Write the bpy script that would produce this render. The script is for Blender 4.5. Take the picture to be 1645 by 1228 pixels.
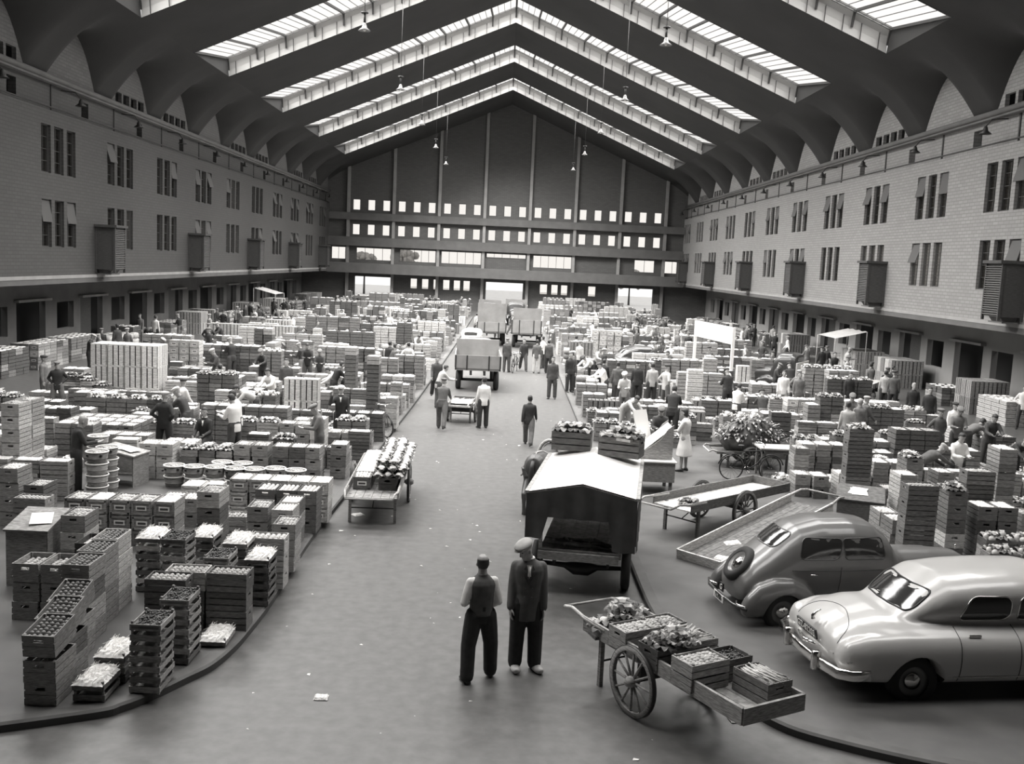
import bpy, bmesh, math, random
from mathutils import Vector, Matrix, noise
from mathutils.bvhtree import BVHTree
R = math.radians
PI = math.pi
for o in list(bpy.data.objects): bpy.data.objects.remove(o)
sc = bpy.context.scene
COL = sc.collection

# ------------------------------------------------------------------ camera
FPX, HC, VPX, VPY, ROLL = 1600.0, 5.7, 812.0, 421.0, 0.044
def cam_axes():
    y = Vector(((VPX-822.5)/FPX, -(VPY-614)/FPX, -1.0)).normalized()
    up = Vector((math.sin(ROLL), math.cos(ROLL), 0))
    up = (up - y*up.dot(y)).normalized()
    x = y.cross(up)
    return x, y, up            # world axes written in camera space
AX, AY, AZ = cam_axes()
cd = bpy.data.cameras.new('camera')
cam = bpy.data.objects.new('camera', cd); COL.objects.link(cam)
cd.sensor_fit = 'HORIZONTAL'; cd.sensor_width = 36; cd.lens = 36*FPX/1645.0
cd.clip_start = 0.1; cd.clip_end = 600
cam.matrix_world = Matrix(((AX.x, AX.y, AX.z, 0), (AY.x, AY.y, AY.z, 0), (AZ.x, AZ.y, AZ.z, HC), (0, 0, 0, 1)))
sc.camera = cam

# ------------------------------------------------------------------ daylight
w = bpy.data.worlds.new('world'); sc.world = w; w.use_nodes = True
bgn = w.node_tree.nodes['Background']
bgn.inputs[0].default_value = (1.0, 0.99, 0.975, 1); bgn.inputs[1].default_value = 0.8
vs = sc.view_settings
vs.view_transform = 'Standard'; vs.look = 'None'; vs.gamma = 1.0; vs.use_curve_mapping = False
vs.exposure = 0.55

RIDGE, RSLOPE = 23.1, 7.2/16.9
STRIPS = [97.3, 82.95, 68.6, 54.25, 39.9, 25.55, 11.2]
SW = 6.8
def daylight(name, sx, y0, power):
    # the bright sky over one rooflight, lying just above its glazing bars
    ld = bpy.data.lights.new(name, 'AREA'); ld.shape = 'RECTANGLE'
    L = 16.8*math.hypot(1, RSLOPE)
    ld.size = L; ld.size_y = SW-0.3; ld.energy = power; ld.spread = R(122); ld.color = (1.0, 1.0, 1.0)
    o = bpy.data.objects.new(name, ld); COL.objects.link(o)
    o.location = (sx*8.45, y0+SW/2, RIDGE-8.45*RSLOPE+1.15)
    o.rotation_euler = (0, sx*math.atan(RSLOPE), 0)
LP = 118*3.14159*1.0
for i, y0 in enumerate(STRIPS):
    k = [12, 12, 12, 12, 11.5, 7.4, 2.4][i]
    daylight('daylight', -1, y0, LP*k*1.35)
    daylight('daylight', 1, y0, LP*k*0.8)

# ------------------------------------------------------------------ materials
TINT = (1.0, 0.985, 0.965)
MATS = {}
def grey(g, k=1.0): return (g*TINT[0]*k, g*TINT[1]*k, g*TINT[2]*k, 1)
def mat(name, g, rough=0.7, var=0.0, scale=3.0, kind='noise', metal=0.0, spec=0.5, bump=0.0, rnd=0.0, stretch=None, g2=None, coat=0.0):
    if name in MATS: return MATS[name]
    m = bpy.data.materials.new(name); m.use_nodes = True
    nt = m.node_tree; b = nt.nodes['Principled BSDF']
    b.inputs['Roughness'].default_value = rough; b.inputs['Metallic'].default_value = metal
    b.inputs['Specular IOR Level'].default_value = spec
    if coat: b.inputs['Coat Weight'].default_value = coat; b.inputs['Coat Roughness'].default_value = 0.12
    b.inputs['Base Color'].default_value = grey(g)
    m.diffuse_color = grey(g)
    if var or rnd or g2 is not None:
        tc = nt.nodes.new('ShaderNodeTexCoord'); mp = nt.nodes.new('ShaderNodeMapping')
        nt.links.new(tc.outputs['Object'], mp.inputs[0])
        if stretch: mp.inputs['Scale'].default_value = stretch
        if kind == 'brick':
            t = nt.nodes.new('ShaderNodeTexBrick')
            t.inputs['Scale'].default_value = scale
            t.inputs['Color1'].default_value = grey(g*(1-var)); t.inputs['Color2'].default_value = grey(g*(1+var))
            t.inputs['Mortar'].default_value = grey(g2 if g2 is not None else g*0.7)
            t.inputs['Mortar Size'].default_value = 0.02
            sp = nt.nodes.new('ShaderNodeSeparateXYZ'); ad = nt.nodes.new('ShaderNodeMath'); cb = nt.nodes.new('ShaderNodeCombineXYZ')
            nt.links.new(mp.outputs[0], sp.inputs[0]); nt.links.new(sp.outputs[0], ad.inputs[0]); nt.links.new(sp.outputs[1], ad.inputs[1])
            nt.links.new(ad.outputs[0], cb.inputs[0]); nt.links.new(sp.outputs[2], cb.inputs[1]); nt.links.new(cb.outputs[0], t.inputs[0])
            t.inputs['Brick Width'].default_value = 0.45; t.inputs['Row Height'].default_value = 0.15; col = t.outputs['Color']; fac = t.outputs['Fac']
        else:
            t = nt.nodes.new('ShaderNodeTexNoise'); t.inputs['Scale'].default_value = scale; t.inputs['Detail'].default_value = 6
            nt.links.new(mp.outputs[0], t.inputs['Vector'])
            cr = nt.nodes.new('ShaderNodeValToRGB'); nt.links.new(t.outputs['Fac'], cr.inputs[0])
            cr.color_ramp.elements[0].position = 0.3; cr.color_ramp.elements[1].position = 0.7
            lo = g*(1-var); hi = g2 if g2 is not None else g*(1+var)
            cr.color_ramp.elements[0].color = grey(lo); cr.color_ramp.elements[1].color = grey(hi)
            col = cr.outputs[0]; fac = t.outputs['Fac']
        if rnd:
            oi = nt.nodes.new('ShaderNodeObjectInfo'); mr = nt.nodes.new('ShaderNodeMapRange')
            mr.inputs['To Min'].default_value = 1-rnd; mr.inputs['To Max'].default_value = 1+rnd
            nt.links.new(oi.outputs['Random'], mr.inputs['Value'])
            mx = nt.nodes.new('ShaderNodeVectorMath'); mx.operation = 'SCALE'
            nt.links.new(col, mx.inputs[0]); nt.links.new(mr.outputs[0], mx.inputs['Scale']); col = mx.outputs[0]
        nt.links.new(col, b.inputs['Base Color'])
        if bump:
            bn = nt.nodes.new('ShaderNodeBump'); bn.inputs['Strength'].default_value = bump; bn.inputs['Distance'].default_value = 0.01
            nt.links.new(fac, bn.inputs['Height']); nt.links.new(bn.outputs[0], b.inputs['Normal'])
    MATS[name] = m
    return m
def glassmat(name, g, alpha):
    m = bpy.data.materials.new(name); m.use_nodes = True; nt = m.node_tree
    nt.nodes.remove(nt.nodes['Principled BSDF'])
    tr = nt.nodes.new('ShaderNodeBsdfTransparent'); gl = nt.nodes.new('ShaderNodeBsdfGlossy'); mx = nt.nodes.new('ShaderNodeMixShader')
    tr.inputs[0].default_value = grey(g); gl.inputs['Roughness'].default_value = 0.03
    mx.inputs[0].default_value = alpha
    nt.links.new(tr.outputs[0], mx.inputs[1]); nt.links.new(gl.outputs[0], mx.inputs[2])
    nt.links.new(mx.outputs[0], nt.nodes['Material Output'].inputs[0]); MATS[name] = m
    return m

M = {}
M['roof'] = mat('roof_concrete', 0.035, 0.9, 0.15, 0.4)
M['lantern'] = mat('lantern_plaster', 0.42, 0.8, 0.06, 0.8)
M['bar'] = mat('glazing_bar', 0.06, 0.6)
M['brickR_lit'] = mat('glazed_brick_right_lit', 0.28, 0.45, 0.08, 1.0, 'brick', g2=0.2)  # same brick on both sides; this copy lightened as the lit wall
M['brickL_shaded'] = mat('glazed_brick_left_shaded', 0.075, 0.5, 0.08, 1.0, 'brick', g2=0.055)  # same brick darkened, the shaded side put into the colour
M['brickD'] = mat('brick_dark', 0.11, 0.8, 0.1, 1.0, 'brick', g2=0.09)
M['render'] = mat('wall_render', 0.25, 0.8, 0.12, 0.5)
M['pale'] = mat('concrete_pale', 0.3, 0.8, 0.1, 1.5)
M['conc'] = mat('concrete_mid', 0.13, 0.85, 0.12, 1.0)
M['soffit'] = mat('soffit', 0.12, 0.9, 0.1, 1.0)
M['dark'] = mat('opening_shade', 0.02, 0.9)  # near-black colour stands in for shade inside rooms, openings and crates
M['darkwood'] = mat('dark_wood', 0.06, 0.65, 0.3, 6, stretch=(1, 1, 8))
M['frame'] = mat('window_frame', 0.06, 0.6)
M['pglass'] = glassmat('window_glass', 0.96, 0.06)
M['dglass'] = mat('dark_glass', 0.03, 0.08, spec=0.8)
M['floor'] = mat('asphalt_floor', 0.095, 0.36, 0.2, 5, g2=0.125, bump=0.12, spec=1.0)
M['pave'] = mat('island_paving', 0.075, 0.5, 0.2, 1.6, g2=0.10, spec=.6)
M['kerb'] = mat('kerb_stone', 0.10, 0.6, 0.2, 3.0)
M['kerb_shade'] = mat('kerb_face_shade', 0.05, 0.8)  # same stone, shade of the upright face put into the colour
M['chalk'] = mat('chalk', 0.5, 0.9)

# ------------------------------------------------------------------ mesh helpers
class MB:
    def __init__(s): s.v = []; s.f = []; s.m = []; s.sm = []
    def add(s, vs, fs, mi=0, smooth=False):
        n = len(s.v); s.v += [tuple(p) for p in vs]; s.f += [tuple(i+n for i in f) for f in fs]
        s.m += [mi]*len(fs); s.sm += [smooth]*len(fs); return s
    def box(s, x0, x1, y0, y1, z0, z1, mi=0, T=None):
        v = [Vector(p) for p in ((x0, y0, z0), (x1, y0, z0), (x1, y1, z0), (x0, y1, z0), (x0, y0, z1), (x1, y0, z1), (x1, y1, z1), (x0, y1, z1))]
        if T: v = [T @ p for p in v]
        return s.add(v, [(0, 3, 2, 1), (4, 5, 6, 7), (0, 1, 5, 4), (1, 2, 6, 5), (2, 3, 7, 6), (3, 0, 4, 7)], mi)
    def cbox(s, c, d, rz=0, mi=0, rx=0, ry=0):
        T = Matrix.Translation(c) @ Matrix.Rotation(rz, 4, 'Z') @ Matrix.Rotation(ry, 4, 'Y') @ Matrix.Rotation(rx, 4, 'X')
        return s.box(-d[0]/2, d[0]/2, -d[1]/2, d[1]/2, -d[2]/2, d[2]/2, mi, T)
    def beam(s, a, b, wd, ht, mi=0):
        a = Vector(a); b = Vector(b); d = b-a; L = d.length
        q = d.to_track_quat('Y', 'Z').to_matrix().to_4x4()
        return s.box(-wd/2, wd/2, 0, L, -ht/2, ht/2, mi, Matrix.Translation(a) @ q)
    def tube(s, pts, r, n=8, mi=0, close=True, closed=False):
        pts = [Vector(p) for p in pts]; rs = r if isinstance(r, (list, tuple)) else [r]*len(pts)
        vs = []; N = len(pts); px = None
        for i, p in enumerate(pts):
            if closed: d = pts[(i+1) % N]-pts[i-1]
            else: d = pts[min(i+1, N-1)]-pts[max(i-1, 0)]
            d.normalize()
            if px is None: px = d.orthogonal().normalized()
            else: px = (px-d*px.dot(d)).normalized()
            py = d.cross(px)
            for k in range(n):
                a = 2*PI*k/n; vs.append(p+(px*math.cos(a)+py*math.sin(a))*rs[i])
        fs = []
        for i in range(N if closed else N-1):
            j = (i+1) % N
            for k in range(n):
                k2 = (k+1) % n; fs.append((i*n+k, i*n+k2, j*n+k2, j*n+k))
        if not closed and close:
            fs.append(tuple(range(n-1, -1, -1))); fs.append(tuple((N-1)*n+k for k in range(n)))
        return s.add(vs, fs, mi, True)
    def cyl(s, a, b, r, n=16, mi=0, r2=None): return s.tube([a, b], [r, r if r2 is None else r2], n, mi)
    def lathe(s, prof, n=20, mi=0, T=None, cap=True):
        vs = [(r*math.cos(2*PI*k/n), r*math.sin(2*PI*k/n), z) for r, z in prof for k in range(n)]
        if T: vs = [T @ Vector(p) for p in vs]
        fs = [(i*n+k, i*n+(k+1) % n, (i+1)*n+(k+1) % n, (i+1)*n+k) for i in range(len(prof)-1) for k in range(n)]
        if cap: fs += [tuple(range(n-1, -1, -1)), tuple((len(prof)-1)*n+k for k in range(n))]
        return s.add(vs, fs, mi, True)
    def ball(s, c, r, mi=0, n=8, sq=1.0, jit=0):
        c = Vector(c); m = max(3, n//2+1); vs = [c+Vector((0, 0, r*sq))]
        for i in range(1, m):
            t = PI*i/m
            for k in range(n):
                a = 2*PI*k/n; rr = r*(1+jit*random.uniform(-1, 1))
                vs.append(c+Vector((rr*math.sin(t)*math.cos(a), rr*math.sin(t)*math.sin(a), rr*sq*math.cos(t))))
        vs.append(c-Vector((0, 0, r*sq))); L = len(vs)-1
        fs = [(0, 1+k, 1+(k+1) % n) for k in range(n)]
        for i in range(m-2):
            for k in range(n): fs.append((1+i*n+k, 1+(i+1)*n+k, 1+(i+1)*n+(k+1) % n, 1+i*n+(k+1) % n))
        fs += [(L, 1+(m-2)*n+(k+1) % n, 1+(m-2)*n+k) for k in range(n)]
        return s.add(vs, fs, mi, True)
    def loft(s, rings, mi=0, cap=True, smooth=True):
        n = len(rings[0]); vs = [p for r in rings for p in r]
        fs = [(i*n+k, i*n+(k+1) % n, (i+1)*n+(k+1) % n, (i+1)*n+k) for i in range(len(rings)-1) for k in range(n)]
        if cap: fs += [tuple(range(n-1, -1, -1)), tuple((len(rings)-1)*n+k for k in range(n))]
        return s.add(vs, fs, mi, smooth)
    def prism(s, poly, y0, y1, mi=0, T=None):     # poly in x,z extruded along y
        n = len(poly); vs = [Vector((x, y0, z)) for x, z in poly]+[Vector((x, y1, z)) for x, z in poly]
        if T: vs = [T @ p for p in vs]
        return s.add(vs, [tuple(range(n)), tuple(range(2*n-1, n-1, -1))]+[(k, k+n, (k+1) % n+n, (k+1) % n) for k in range(n)], mi)
    def merge(s, o, T=None, mi=None):
        vs = [T @ Vector(p) for p in o.v] if T else o.v
        n = len(s.v); s.v += [tuple(p) for p in vs]; s.f += [tuple(i+n for i in f) for f in o.f]
        s.m += o.m if mi is None else [mi]*len(o.m); s.sm += o.sm; return s
    def mesh(s, name, mats):
        me = bpy.data.meshes.new(name); me.from_pydata(s.v, [], s.f)
        for m in (mats if isinstance(mats, (list, tuple)) else [mats]): me.materials.append(m)
        me.polygons.foreach_set('material_index', s.m); me.polygons.foreach_set('use_smooth', s.sm)
        me.update(); return me
    def build(s, name, mats, parent=None, loc=None, rz=0):
        return obj(name, s.mesh(name, mats), parent, loc, rz)
def obj(name, me, parent=None, loc=None, rz=0):
    o = bpy.data.objects.new(name, me); COL.objects.link(o)
    if parent: o.parent = parent
    if loc is not None: o.location = loc
    if rz: o.rotation_euler[2] = rz
    return o
def empty(name, loc=(0, 0, 0), rz=0):
    o = obj(name, None, None, loc, rz); o.empty_display_size = 0.2; return o
def tag(o, label, cat, group=None, kind=None):
    if label: o['label'] = label
    if cat: o['category'] = cat
    if group: o['group'] = group
    if kind: o['kind'] = kind
    return o
def struct(name, mb, mats, loc=None):
    o = mb.build(name, mats, None, loc); o['kind'] = 'structure'; return o
KIDS = {}
def copy_tree(o, loc=None, rz=None, scale=None, parent=None, mats=None):
    c = o.copy(); COL.objects.link(c); c.parent = parent
    if loc is not None: c.location = loc
    if rz is not None: c.rotation_euler = (0, 0, rz)
    if scale is not None: c.scale = scale
    if mats:
        for key, m in mats.items():
            if o.name.split('.')[0] == key:
                for sl in c.material_slots[:1]: sl.link = 'OBJECT'; sl.material = m
    for ch in KIDS.get(o.name, []): copy_tree(ch, parent=c, mats=mats)
    return c
def reg(root):          # remember children for copying
    for c in root.children_recursive + [root]:
        KIDS[c.name] = list(c.children)
    return root
def ground(u, v, z=0.0):          # photograph pixel -> point on a level plane of the place
    d = Vector(((u-822.5)/FPX, -(v-614)/FPX, -1.0))
    dx, dy, dz = d.dot(AX), d.dot(AY), d.dot(AZ)
    t = (z-HC)/dz
    return Vector((t*dx, t*dy, z))
def px_of(p):
    d = Vector((p[0], p[1], p[2]-HC)); c = AX*d.x + AY*d.y + AZ*d.z
    return 822.5+FPX*c.x/-c.z, 614-FPX*c.y/-c.z
# ------------------------------------------------------------------ the hall
D_END, WX, WZ0, WZ1, WZ2 = 113.6, 20.0, 4.1, 11.35, 12.6
BACK = -6.0
def wall_cells(mb, a0, a1, z0, z1, holes, emit):
    xs = sorted(set([a0, a1]+[h[0] for h in holes]+[h[1] for h in holes]))
    zs = sorted(set([z0, z1]+[h[2] for h in holes]+[h[3] for h in holes]))
    for j in range(len(zs)-1):
        run = None
        for i in range(len(xs)-1):
            cx, cz = (xs[i]+xs[i+1])/2, (zs[j]+zs[j+1])/2
            inside = any(h[0] < cx < h[1] and h[2] < cz < h[3] for h in holes)
            if not inside:
                if run is None: run = xs[i]
            if inside or i == len(xs)-2:
                end = xs[i] if inside else xs[i+1]
                if run is not None and end > run: emit(run, end, zs[j], zs[j+1])
                run = None

# floor, islands, kerbs
fl = MB(); fl.box(-26, 26, BACK, D_END+12, -0.3, 0.0); struct('floor', fl, M['floor'])
def smooth_path(pts, n=6):
    out = []
    for i in range(len(pts)-1):
        p0 = Vector(pts[max(i-1, 0)]); p1 = Vector(pts[i]); p2 = Vector(pts[i+1]); p3 = Vector(pts[min(i+2, len(pts)-1)])
        for k in range(n):
            t = k/n; out.append(0.5*((2*p1)+(p2-p0)*t+(2*p0-5*p1+4*p2-p3)*t*t+(3*p1-p0-3*p2+p3)*t**3))
    out.append(Vector(pts[-1])); return out
KL = smooth_path([(-9.5, 9.8), (-7.0, 10.5), (-4.84, 11.4), (-4.44, 11.7), (-4.16, 12.13), (-3.95, 12.55), (-3.74, 12.99), (-3.62, 13.61), (-3.57, 14.3), (-3.54, 15.78), (-3.61, 19.27), (-3.53, 23.06), (-3.5, 26), (-3.4, 32.7), (-3.25, 42), (-3.1, 64), (-3.0, 100)])
KR = smooth_path([(10.0, 9.9), (6.2, 10.7), (4.22, 11.5), (3.5, 12.2), (2.95, 13.6), (2.68, 15.4), (2.64, 18.2), (2.75, 25), (2.85, 32), (2.95, 46), (3.1, 64), (3.2, 100)])
def island(path, xout, name, kname):
    sgn = 1 if xout > 0 else -1
    bm = MB(); n = len(path)
    vs = [(p.x+sgn*0.18, p.y, 0.115) for p in path]+[(xout, p.y, 0.115) for p in path]
    if sgn > 0: fs = [(i, i+n, i+n+1, i+1) for i in range(n-1)]
    else: fs = [(i+1, i+n+1, i+n, i) for i in range(n-1)]
    bm.add(vs, fs)
    bm.box(min(xout, xout-0.2*sgn), max(xout, xout-0.2*sgn), path[0].y, path[-1].y, 0.0, 0.12)
    o = struct(name, bm, M['pave'])
    kb = MB(); prof = [(0, 0), (0, 0.09), (0.03, 0.12), (0.2, 0.12)]
    rings = []
    for i, p in enumerate(path):
        d = (path[min(i+1, n-1)]-path[max(i-1, 0)]).normalized(); nx = Vector((d.y, -d.x))*sgn
        rings.append([(p.x+nx.x*q, p.y+nx.y*q, z) for q, z in prof])
    for i in range(n-1):
        for k in range(3):
            a, b, c, e = rings[i][k], rings[i][k+1], rings[i+1][k+1], rings[i+1][k]
            kb.add([a, b, c, e], [(0, 1, 2, 3) if sgn < 0 else (3, 2, 1, 0)], 1 if k == 0 else 0)
    struct(kname, kb, [M['kerb'], M['kerb_shade']])
island(KL, -16.2, 'floor_left', 'trim_1')
island(KR, 15.6, 'floor_right', 'trim_2')

# roof shell with lantern openings and arched side vaults
XE = 16.9
def roof_z(ax):
    if ax <= XE: return RIDGE-RSLOPE*ax
    return RIDGE-RSLOPE*ax
def arch_h(y):          # side arches every 7.15 m
    c = (y-36.3) % 7.175; t = abs(c-3.5875)/2.55
    return WZ2+.1+2.6*(1-t**2.1) if t < 1 else WZ2+.1
def shell_z(ax, yy):
    t = max(0, (ax-15.6)/(20.35-15.6)); a = arch_h(yy)-roof_z(20.35)
    return roof_z(ax)+a*t**3.2
ys = []
y = BACK
while y < D_END+0.01: ys.append(y); y += 0.2564
ys = sorted(set([round(a, 3) for a in ys]+[D_END]))
rf = MB()
def strip_at(yc):
    for s in STRIPS:
        if s < yc < s+SW: return True
    return False
yb = sorted(set([BACK, D_END]+STRIPS+[s+SW for s in STRIPS]))
for sx in (-1, 1):
    for a, b in zip(yb[:-1], yb[1:]):
        if not strip_at((a+b)/2):
            z1 = roof_z(XE)
            vs = [(0, a, RIDGE), (sx*XE, a, z1), (sx*XE, b, z1), (0, b, RIDGE)]
            rf.add(vs, [(0, 1, 2, 3) if sx > 0 else (3, 2, 1, 0)])
            rf.add([(p[0], p[1], p[2]+0.35) for p in vs], [(0, 1, 2, 3)])
    xs = [XE+(20.35-XE)*k/14 for k in range(15)]
    grid = [[(sx*x, yy, shell_z(x, yy) if k else roof_z(XE)) for k, x in enumerate(xs)] for yy in ys]
    n = len(xs)
    rf.add([p for r in grid for p in r], [(i*n+k, i*n+k+1, (i+1)*n+k+1, (i+1)*n+k) for i in range(len(ys)-1) for k in range(n-1)], 0, True)
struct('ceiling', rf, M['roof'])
nb = 10
def lantern(sx, y0, n):
    # one rooflight: plaster upstands, glazing and dark glazing bars
    lm = MB(); H1 = 1.0
    zz = lambda x: RIDGE-RSLOPE*x
    f = y0+SW
    N = 20; slp = (H1-.05)/(f-.32-y0); gz = lambda x, y: zz(x)+.05+slp*(y-y0)
    for i in range(N):
        xa, xb = XE*i/N, XE*(i+1)/N
        prof = [(0.0, 0.0), (0.02, 0.35), (0.12, 0.7), (0.32, H1)]
        for k in range(3):
            (d0, h0), (d1, h1) = prof[k], prof[k+1]
            lm.add([(sx*xa, f-d0, zz(xa)+h0), (sx*xb, f-d0, zz(xb)+h0), (sx*xb, f-d1, zz(xb)+h1), (sx*xa, f-d1, zz(xa)+h1)], [(0, 1, 2, 3)])
    lm.add([(sx*XE, y0, zz(XE)), (sx*XE, f, zz(XE)), (sx*XE, f-.3, zz(XE)+H1)], [(0, 1, 2)], 1)
    for i in range(0, N): lm.beam((sx*XE*(i+.5)/N, f-.03, zz(XE*(i+.5)/N)), (sx*XE*(i+.5)/N, f-.14, zz(XE*(i+.5)/N)+.7), .03, .03, 1)
    o = struct('window_%d' % n, lm, [M['lantern'], M['roof']])
    o['label'] = 'long sloping rooflight with white plastered sides'
    bars = MB()
    for i in range(nb+1):
        x = XE*i/nb
        bars.beam((sx*x, y0, gz(x, y0)), (sx*x, f-0.3, gz(x, f-.3)), 0.13, 0.12)
        bars.beam((sx*x, f-0.32, zz(x)+H1), (sx*x, f-0.03, zz(x)+0.35), 0.10, 0.10)
    for yy in (f-0.38, f-0.75, y0+0.1): bars.beam((0.02*sx, yy, gz(0, yy)-.03), (sx*XE, yy, gz(XE, yy)-.03), 0.07, 0.07)
    for i in range(1, nb*4):
        x = XE*i/nb/4
        bars.beam((sx*x, y0, gz(x, y0)+.04), (sx*x, f-0.3, gz(x, f-.3)+.04), 0.03, 0.03)
    bars.build('glazing_bars', M['bar'], o)
    g = MB(); g.add([(0, y0, gz(0, y0)+.06), (sx*XE, y0, gz(XE, y0)+.06), (sx*XE, f-.3, gz(XE, f-.3)+.06), (0, f-.3, gz(0, f-.3)+.06)], [(0, 1, 2, 3)])
    g.build('pane', M['pglass'], o)
WN = 0
for y0 in STRIPS:
    for sx in (-1, 1):
        WN += 1; lantern(sx, y0, WN)

M['lunR_lit'] = mat('lunette_brick_right_lit', .3, .8, .1, 1, 'brick', g2=.22); M['lunL_shaded'] = mat('lunette_brick_left_shaded', .13, .8, .1, 1, 'brick', g2=.1)  # one brick in two tones: right coloured as lit, left as shaded
M['casement'] = mat('casement_grey', .09, .5)
# long side walls
winmesh = {}
def window_meshes(side):
    # local: x along the wall, y outward into hall (negative), z up
    fr = MB(); W, Hh = 0.92, 2.05
    fr.box(0, W, 0, .12, 0, .05); fr.box(0, W, 0, .12, Hh-.05, Hh); fr.box(0, .05, 0, .12, 0, Hh); fr.box(W-.05, W, 0, .12, 0, Hh)
    for k in (1, 2, 3): fr.box(.04, W-.04, .04, .07, Hh*k/4-.012, Hh*k/4+.012)
    fr.box(W/2-.012, W/2+.012, .04, .07, .04, Hh-.04)
    fa = MB(); fa.box(0, W, -.02, .02, -.95, 0); 
    pn = MB(); pn.box(.04, W-.04, .075, .085, .04, Hh-.04)
    bk = MB(); bk.box(-.05, W+.05, .5, .55, -.05, Hh+.05)  # dark sheet painted as the unlit room behind the pane
    return fr.mesh('window', M['frame']), fa.mesh('casement', M['casement']), pn.mesh('pane', M['pglass']), bk.mesh('shade_backing', M['dark'])
WME = window_meshes(0)
GY = {-1: [38.1+7.12*k for k in range(11)], 1: [33.6+7.07*k for k in range(12)]}
random.seed(5)
def side_wall(sx):
    nm = 'left' if sx < 0 else 'right'; mt = M['brickL_shaded'] if sx < 0 else M['brickR_lit']
    holes = []
    for gy in GY[sx]:
        for zz in (5.45, 8.65):
            for k in (-1, 0, 1): holes.append((gy+k*1.25-.46, gy+k*1.25+.46, zz, zz+2.05))
    wb = MB()
    def em(a, b, z0, z1): wb.box(min(sx*WX, sx*(WX+.45)), max(sx*WX, sx*(WX+.45)), a, b, z0, z1)
    wall_cells(wb, BACK, D_END, WZ0, WZ1, holes, em)
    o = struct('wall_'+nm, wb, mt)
    # pale rim at the wall foot and soffit
    t = MB(); t.box(min(sx*(WX-.04), sx*(WX+.02)), max(sx*(WX-.04), sx*(WX+.02)), BACK, D_END, WZ0-.05, WZ0+.1); struct('trim_3' if sx < 0 else 'trim_4', t, M['pale'])
    s = MB(); s.box(min(sx*(WX-.02), sx*23.2), max(sx*(WX-.02), sx*23.2), BACK, D_END, WZ0-.28, WZ0-.05); struct('ceiling_'+nm, s, M['soffit'])
    # recessed upper band with small openings
    bh = []
    for gy in GY[sx]: bh.append((gy+3.2, gy+4.0, WZ1+.25, WZ1+.95)); 
    ub = MB()
    def em2(a, b, z0, z1): ub.box(min(sx*(WX+.35), sx*(WX+.7)), max(sx*(WX+.35), sx*(WX+.7)), a, b, z0, z1)
    wall_cells(ub, BACK, D_END, WZ1, WZ2, bh, em2)
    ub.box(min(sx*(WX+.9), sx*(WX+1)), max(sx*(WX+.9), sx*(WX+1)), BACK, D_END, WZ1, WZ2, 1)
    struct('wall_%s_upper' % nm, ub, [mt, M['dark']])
    cn = MB(); xa, xb = sx*(WX+.05), sx*(WX+.75)
    cn.box(min(xa, xb), max(xa, xb), BACK, D_END, WZ2-.05, WZ2+.12)
    cn.cyl((sx*(WX+.05), BACK, WZ2+.16), (sx*(WX+.05), D_END, WZ2+.16), .13, 8)
    cn.cyl((sx*(WX+.12), BACK, WZ1+.16), (sx*(WX+.12), D_END, WZ1+.16), .035, 6, 1)
    for gy in GY[sx]: cn.box(min(sx*(WX+.3), sx*(WX+.4)), max(sx*(WX+.3), sx*(WX+.4)), gy-.05, gy+.05, WZ1, WZ2, 1)
    struct('trim_5' if sx < 0 else 'trim_6', cn, [M['conc'], M['bar']])
    # lunette wall behind the arches with a row of vents
    lh = []
    for k in range(-6, 12):
        c = 36.3+3.5875+7.175*k
        if c < BACK+3 or c > D_END-2: continue
        if k % 3 != 1: lh += [(c+q*1.05-.42, c+q*1.05+.42, WZ2+.35, WZ2+.85) for q in (-1.5, -.5, .5, 1.5)]
    lw = MB()
    def em3(a, b, z0, z1): lw.box(min(sx*(WX+.22), sx*(WX+.4)), max(sx*(WX+.22), sx*(WX+.4)), a, b, z0, z1)
    wall_cells(lw, BACK, D_END, WZ2, 15.3, lh, em3)
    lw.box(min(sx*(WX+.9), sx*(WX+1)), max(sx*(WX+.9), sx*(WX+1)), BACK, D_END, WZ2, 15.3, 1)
    struct('wall_%s_lunette' % nm, lw, [M['lunR_lit'] if sx > 0 else M['lunL_shaded'], M['dark']])
    # ground floor wall set back under the overhang, with doorways
    dh = []
    dd = []
    y = 33.0
    while y < D_END-6:
        dh.append((y, y+3.0, 0, 2.75)); dd.append(y); dh.append((y+4.3, y+6.3, 1.2, 2.6)); y += 7.15
    gb = MB()
    def em4(a, b, z0, z1): gb.box(min(sx*23.0, sx*23.3), max(sx*23.0, sx*23.3), a, b, z0, z1)
    wall_cells(gb, BACK, D_END, 0, WZ0-.2, dh, em4)
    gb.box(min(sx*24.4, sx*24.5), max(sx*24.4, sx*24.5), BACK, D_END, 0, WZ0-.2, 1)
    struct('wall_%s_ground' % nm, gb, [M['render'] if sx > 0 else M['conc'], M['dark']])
    for i, yy in enumerate(dd):
        hd = MB(); hd.box(min(sx*22.75, sx*23.0), max(sx*22.75, sx*23.0), yy-.25, yy+3.25, 2.75, 2.87)
        if i % 2: hd.box(min(sx*23.05, sx*23.12), max(sx*23.05, sx*23.12), yy, yy+1.5, 0, 2.75, 1)
        struct('door_%d' % (i+1+(20 if sx > 0 else 0)), hd, [M['pale'], M['darkwood']])
side_wall(-1); side_wall(1)
CLEAR = {(1, 47.74, 0), (1, 54.81, 0), (1, 61.88, 0)}
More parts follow.
